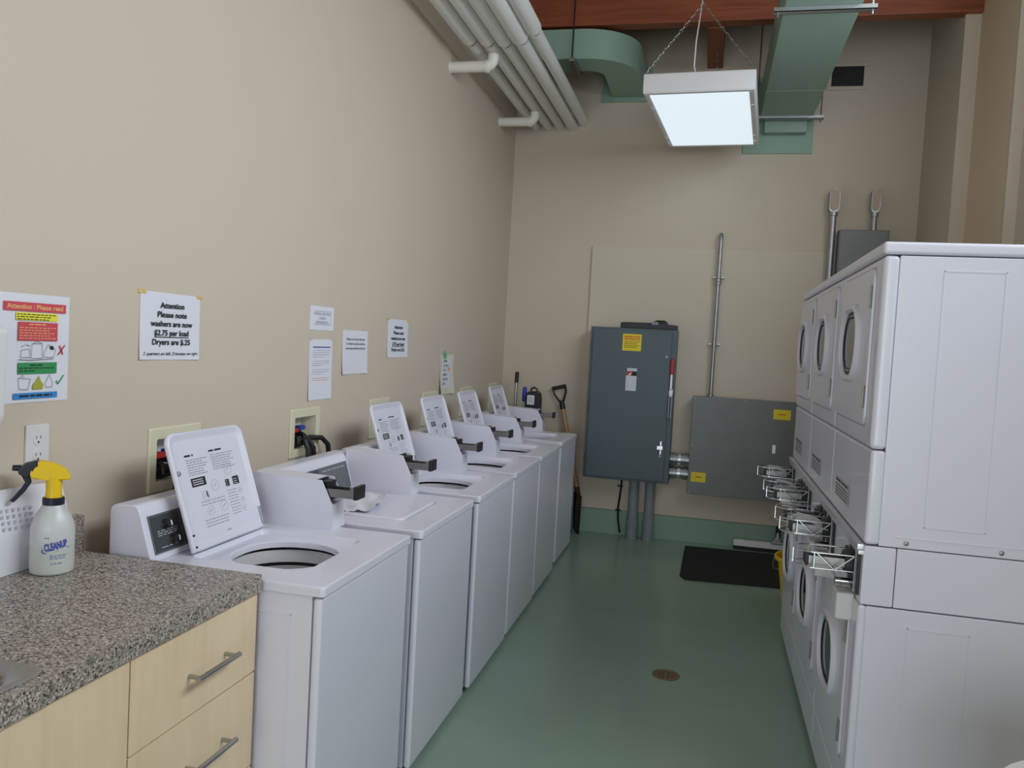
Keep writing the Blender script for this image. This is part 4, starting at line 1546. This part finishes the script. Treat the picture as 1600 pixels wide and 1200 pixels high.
t = thing('yellow_bucket', (2.285, 3.40, 0.0), 'yellow plastic bucket behind the last stack of dryers', 'bucket')
bm = BM()
lathe(bm, [(0.0, 0.004), (0.128, 0.004), (0.13, 0.0), (0.134, 0.004), (0.178, 0.30), (0.196, 0.312), (0.200, 0.325), (0.196, 0.335), (0.186, 0.335), (0.178, 0.325), (0.13, 0.012), (0.0, 0.012)], (0, 0, 0), 'z', 36)
obj('body', bm, 'yellow', t)
bm = BM()
tube(bm, [(-0.197, 0.0, 0.318), (-0.20, 0.06, 0.26), (-0.185, 0.14, 0.22), (-0.1, 0.19, 0.20), (0.0, 0.2, 0.195), (0.1, 0.19, 0.2), (0.185, 0.14, 0.22), (0.2, 0.06, 0.26), (0.197, 0.0, 0.318)], 0.004, 6)
obj('wire_handle', bm, 'galv', t)

t = thing('floor_drain', (1.542, 2.20, 0.0), 'round brass floor drain in the middle of the green floor', 'drain')
bm = BM()
lathe(bm, [(0.062, 0.0005), (0.062, 0.003), (0.052, 0.004), (0.051, 0.0022), (0.0, 0.0022)], (0, 0, 0), 'z', 32)
obj('strainer', bm, 'brass', t)
bm = BM()
for ring, n in ((0.018, 6), (0.034, 10), (0.046, 0)):
    for k in range(n):
        a = 2 * math.pi * k / n
        lathe(bm, [(0.0048, 0.0023), (0.0, 0.0027)], (ring * math.cos(a), ring * math.sin(a), 0), 'z', 8)
obj('holes', bm, 'void', t)

bm = BM()
lathe(bm, [(0.0, 0.0), (0.165, 0.0), (0.172, 0.01), (0.20, 0.674), (0.215, 0.682), (0.219, 0.696), (0.212, 0.704), (0.196, 0.702), (0.168, 0.02), (0.0, 0.014)], (0, 0, 0), 'z', 40)
o = obj('plastic_bin', bm, 'plastic', None, (2.42, 0.065, 0.0))
tag(o, 'white plastic bin, only its rim showing in front of the nearest dryers', 'bin')

# ------------------------------------------------------------------ overhead: pipes, ducts, lamp
PIPES = [(0.165, 3.235, 0.036, 'leftmost'), (0.268, 3.235, 0.037, 'second from the left wall'), (0.366, 3.235, 0.037, 'middle'), (0.466, 3.235, 0.043, 'second from the right side'), (0.556, 3.262, 0.038, 'rightmost')]
PLAB = ['white jacketed pipe nearest the left wall, of five under the ceiling',
        'white jacketed pipe second from the left wall, with two branches to it',
        'white jacketed pipe in the middle of five under the ceiling',
        'thickest white jacketed pipe, second from the outer edge of the five',
        'white jacketed pipe at the outer edge of five, next to the beam end']
for i, (x, z, r, _) in enumerate(PIPES):
    t = thing('ceiling_pipe', (x, D, z), PLAB[i], 'pipe', 'white jacketed pipes under the ceiling')
    j = 3.10 - D + 0.02 * (i % 3) + (-0.05 if i == 4 else 0.02)
    bm = BM()
    lathe(bm, [(r, -0.0005), (r, j)], (0, 0, 0), 'y', 20)
    obj('far_jacket', bm, 'jacket', t)
    bm = BM()
    lathe(bm, [(r - 0.007, j - 0.035), (r - 0.007, j)], (0, 0, 0), 'y', 20)
    obj('joint_band', bm, 'dark', t)
    bm = BM()
    R2 = r + 0.009
    lathe(bm, [(R2 - 0.014, j - 0.03), (R2 - 0.003, j - 0.036), (R2, j - 0.05), (R2, YB - D + 0.001)], (0, 0, 0), 'y', 20)
    obj('near_jacket', bm, 'jacket', t)

for (y, lab) in ((3.24, 'nearer white branch pipe, elbowed from the pipes into the left wall'), (4.44, 'farther white branch pipe, elbowed from the pipes into the left wall')):
    t = thing('branch_pipe', (0, y, 3.128), lab, 'pipe', 'white branch pipes into the left wall')
    bm = BM()
    pts = [(0.0005, 0, 0.0), (0.10, 0, 0), (0.225, 0, 0)] + [(0.225 + 0.045 * math.sin(a), 0, 0.045 * (1 - math.cos(a))) for a in (0.4, 0.8, 1.2, 1.57)] + [(0.27, 0, 0.068)]
    tube(bm, pts, 0.033, 20)
    obj('pipe', bm, 'pipewhite', t)
    bm = BM()
    lathe(bm, [(0.034, 0.225), (0.0375, 0.226), (0.0375, 0.245), (0.034, 0.246)], (0, 0, 0), 'x', 20)
    obj('collar', bm, 'pipewhite', t)
    bm = BM()
    lathe(bm, [(0.033, 0.0005), (0.036, 0.001), (0.036, 0.006), (0.033, 0.007)], (0, 0, 0), 'x', 20)
    obj('collar', bm, 'pipewhite', t)

# big duct running to the back wall
t = thing('main_duct', (2.08, D, 3.25), 'large green rectangular duct running along the ceiling to the back wall', 'duct')
bm = BM()
bx(bm, -0.185, 0.185, -7.0, -0.03, 0.0, 0.30, 0.004)
obj('casing', bm, 'duct', t)
bm = BM()
bx(bm, -0.187, 0.187, -0.76, -0.745, -0.002, 0.302, 0.001)
obj('seam', bm, 'duct', t)
bm = BM()
bx(bm, -0.295, 0.205, -0.016, -0.0005, -0.235, 0.33, 0.003)
obj('wall_flange', bm, 'duct', t)
bm = BM()
bx(bm, -0.15, 0.15, -0.10, -0.015, -0.10, 0.004, 0.004)
obj('drop_collar', bm, 'duct', t)
for yy, lab in ((2.862, 'nearer steel channel hanger under the large green duct'), (4.80, 'farther steel channel hanger under the large green duct')):
    t = thing('channel_hanger', (2.09, yy, 3.225), lab, 'hanger', 'steel hangers under the large duct')
    bm = BM()
    bx(bm, -0.245, 0.245, -0.021, 0.021, 0.0, 0.004)
    bx(bm, -0.245, 0.245, -0.021, -0.017, 0.0, 0.0235)
    bx(bm, -0.245, 0.245, 0.017, 0.021, 0.0, 0.0235)
    obj('channel', bm, 'galv', t)
    for x in (-0.225, 0.225):
        bm = BM()
        tube(bm, [(x, 0, -0.02), (x, 0, HC - 3.225)], 0.005, 8)
        obj('rod', bm, 'steel', t)

# smaller elbowed duct
t = thing('elbow_duct', (0, 0, 3.45), 'smaller green duct that turns through an elbow into the back wall', 'duct')
bm = BM()
ci = Vector((0.66, 4.44))
ri, ro = 0.115, 0.37
loops = []
H = 0.20
for x in (0.02, 0.4, 0.66):
    loops.append([(x, ci.y - ri, 0), (x, ci.y - ro, 0), (x, ci.y - ro, H), (x, ci.y - ri, H)])
for k in range(1, 9):
    a = -math.pi / 2 + k * math.pi / 16
    c_, s_ = math.cos(a), math.sin(a)
    loops.append([(ci.x + ri * c_, ci.y + ri * s_, 0), (ci.x + ro * c_, ci.y + ro * s_, 0), (ci.x + ro * c_, ci.y + ro * s_, H), (ci.x + ri * c_, ci.y + ri * s_, H)])
loops.append([(ci.x + ri, D - 0.02, 0), (ci.x + ro, D - 0.02, 0), (ci.x + ro, D - 0.02, H), (ci.x + ri, D - 0.02, H)])
loft(bm, loops, True, True)
obj('casing', bm, 'duct', t, angle=30)
bm = BM()
bx(bm, ci.x + ri - 0.085, ci.x + ro + 0.04, D - 0.019, D - 0.0005, -0.035, H + 0.04, 0.002)
obj('wall_flange', bm, 'duct', t)
t = thing('channel_hanger', (0.60, 4.2, 3.42), 'dark hanger under the smaller elbowed duct near the white pipes', 'hanger')
bm = BM()
bx(bm, -0.02, 0.02, -0.18, 0.17, 0.0, 0.025, 0.002)
obj('channel', bm, 'steel', t)
for y in (-0.165, 0.155):
    bm = BM()
    tube(bm, [(0, y, 0.0), (0, y, HC - 3.42)], 0.006, 8)
    obj('rod', bm, 'dark', t)

# hanging fluorescent lamp
LZ = 2.985
t = thing('ceiling_lamp', (1.522, 3.975, LZ), 'white rectangular fluorescent lamp hanging on chains, switched on', 'lamp', rz=math.radians(-4))
HX, HY = 0.318, 0.645
bm = BM()
lp = lambda ins, z: [(p[0], p[1], z) for p in rr(0, 0, HX - ins, HY - ins, 0.004, 2, 2)]
loft(bm, [lp(0.034, 0.012), lp(0.034, 0.004), lp(0.03, 0.0), lp(0.006, 0.0), lp(0.0, 0.008), lp(0.0, 0.11), lp(0.004, 0.115)], False, True)
obj('housing', bm, 'plastic', t)
bm = BM()
bx(bm, -HX + 0.035, HX - 0.035, -HY + 0.035, HY - 0.035, 0.004, 0.010)
df = obj('diffuser', bm, 'lamp', t)
for sgn in (-1, 1):
    bm = BM()
    bx(bm, sgn * (HX - 0.02) - 0.006, sgn * (HX - 0.02) + 0.006, -HY + 0.03, HY - 0.03, -0.0035, 0.001, 0.001)
    for yy in (-0.35, 0.35, 0.5):
        bx(bm, sgn * (HX - 0.02) - 0.009, sgn * (HX - 0.02) + 0.009, yy - 0.02, yy + 0.02, -0.006, 0.001, 0.001)
    obj('frame_strip', bm, 'alu', t)


def chain(bm, a, b, pitch=0.022):
    a, b = Vector(a), Vector(b)
    d = b - a
    n = max(2, int(d.length / pitch))
    tdir = d.normalized()
    s1 = tdir.cross(Vector((0, 1, 0)))
    s1.normalize()
    s2 = tdir.cross(s1)
    for i in range(n):
        c = a + d * ((i + 0.5) / n)
        s = s1 if i % 2 else s2
        pts = [c + tdir * (0.68 * pitch * math.cos(k * math.pi / 4)) + s * (0.006 * math.sin(k * math.pi / 4)) for k in range(8)]
        tube(bm, pts, 0.0017, 5, closed=True)


for (yy, ztop) in ((-HY + 0.01, HC - LZ - 0.001), (HY - 0.05, 3.659 - LZ)):
    for sgn in (-1, 1):
        bm = BM()
        chain(bm, (sgn * (HX - 0.012), yy, 0.12), (0.0, yy, 0.50))
        bx(bm, sgn * (HX - 0.012) - 0.012, sgn * (HX - 0.012) + 0.012, yy - 0.006, yy + 0.012, 0.113, 0.122, 0.001)
        obj('chain', bm, 'steel', t)
    bm = BM()
    chain(bm, (0, yy, 0.50), (0, yy, ztop))
    obj('chain', bm, 'steel', t)
bm = BM()
tube(bm, [(-0.02, -HY + 0.06, 0.11), (-0.035, -HY + 0.05, 0.16), (-0.03, -HY + 0.03, 0.30), (-0.012, -HY + 0.015, 0.46), (0.0, -HY + 0.02, 0.6), (0.0, -HY + 0.02, HC - LZ - 0.001)], 0.0042, 8)
obj('power_cord', bm, 'plastic', t)

bpy.context.view_layer.update()
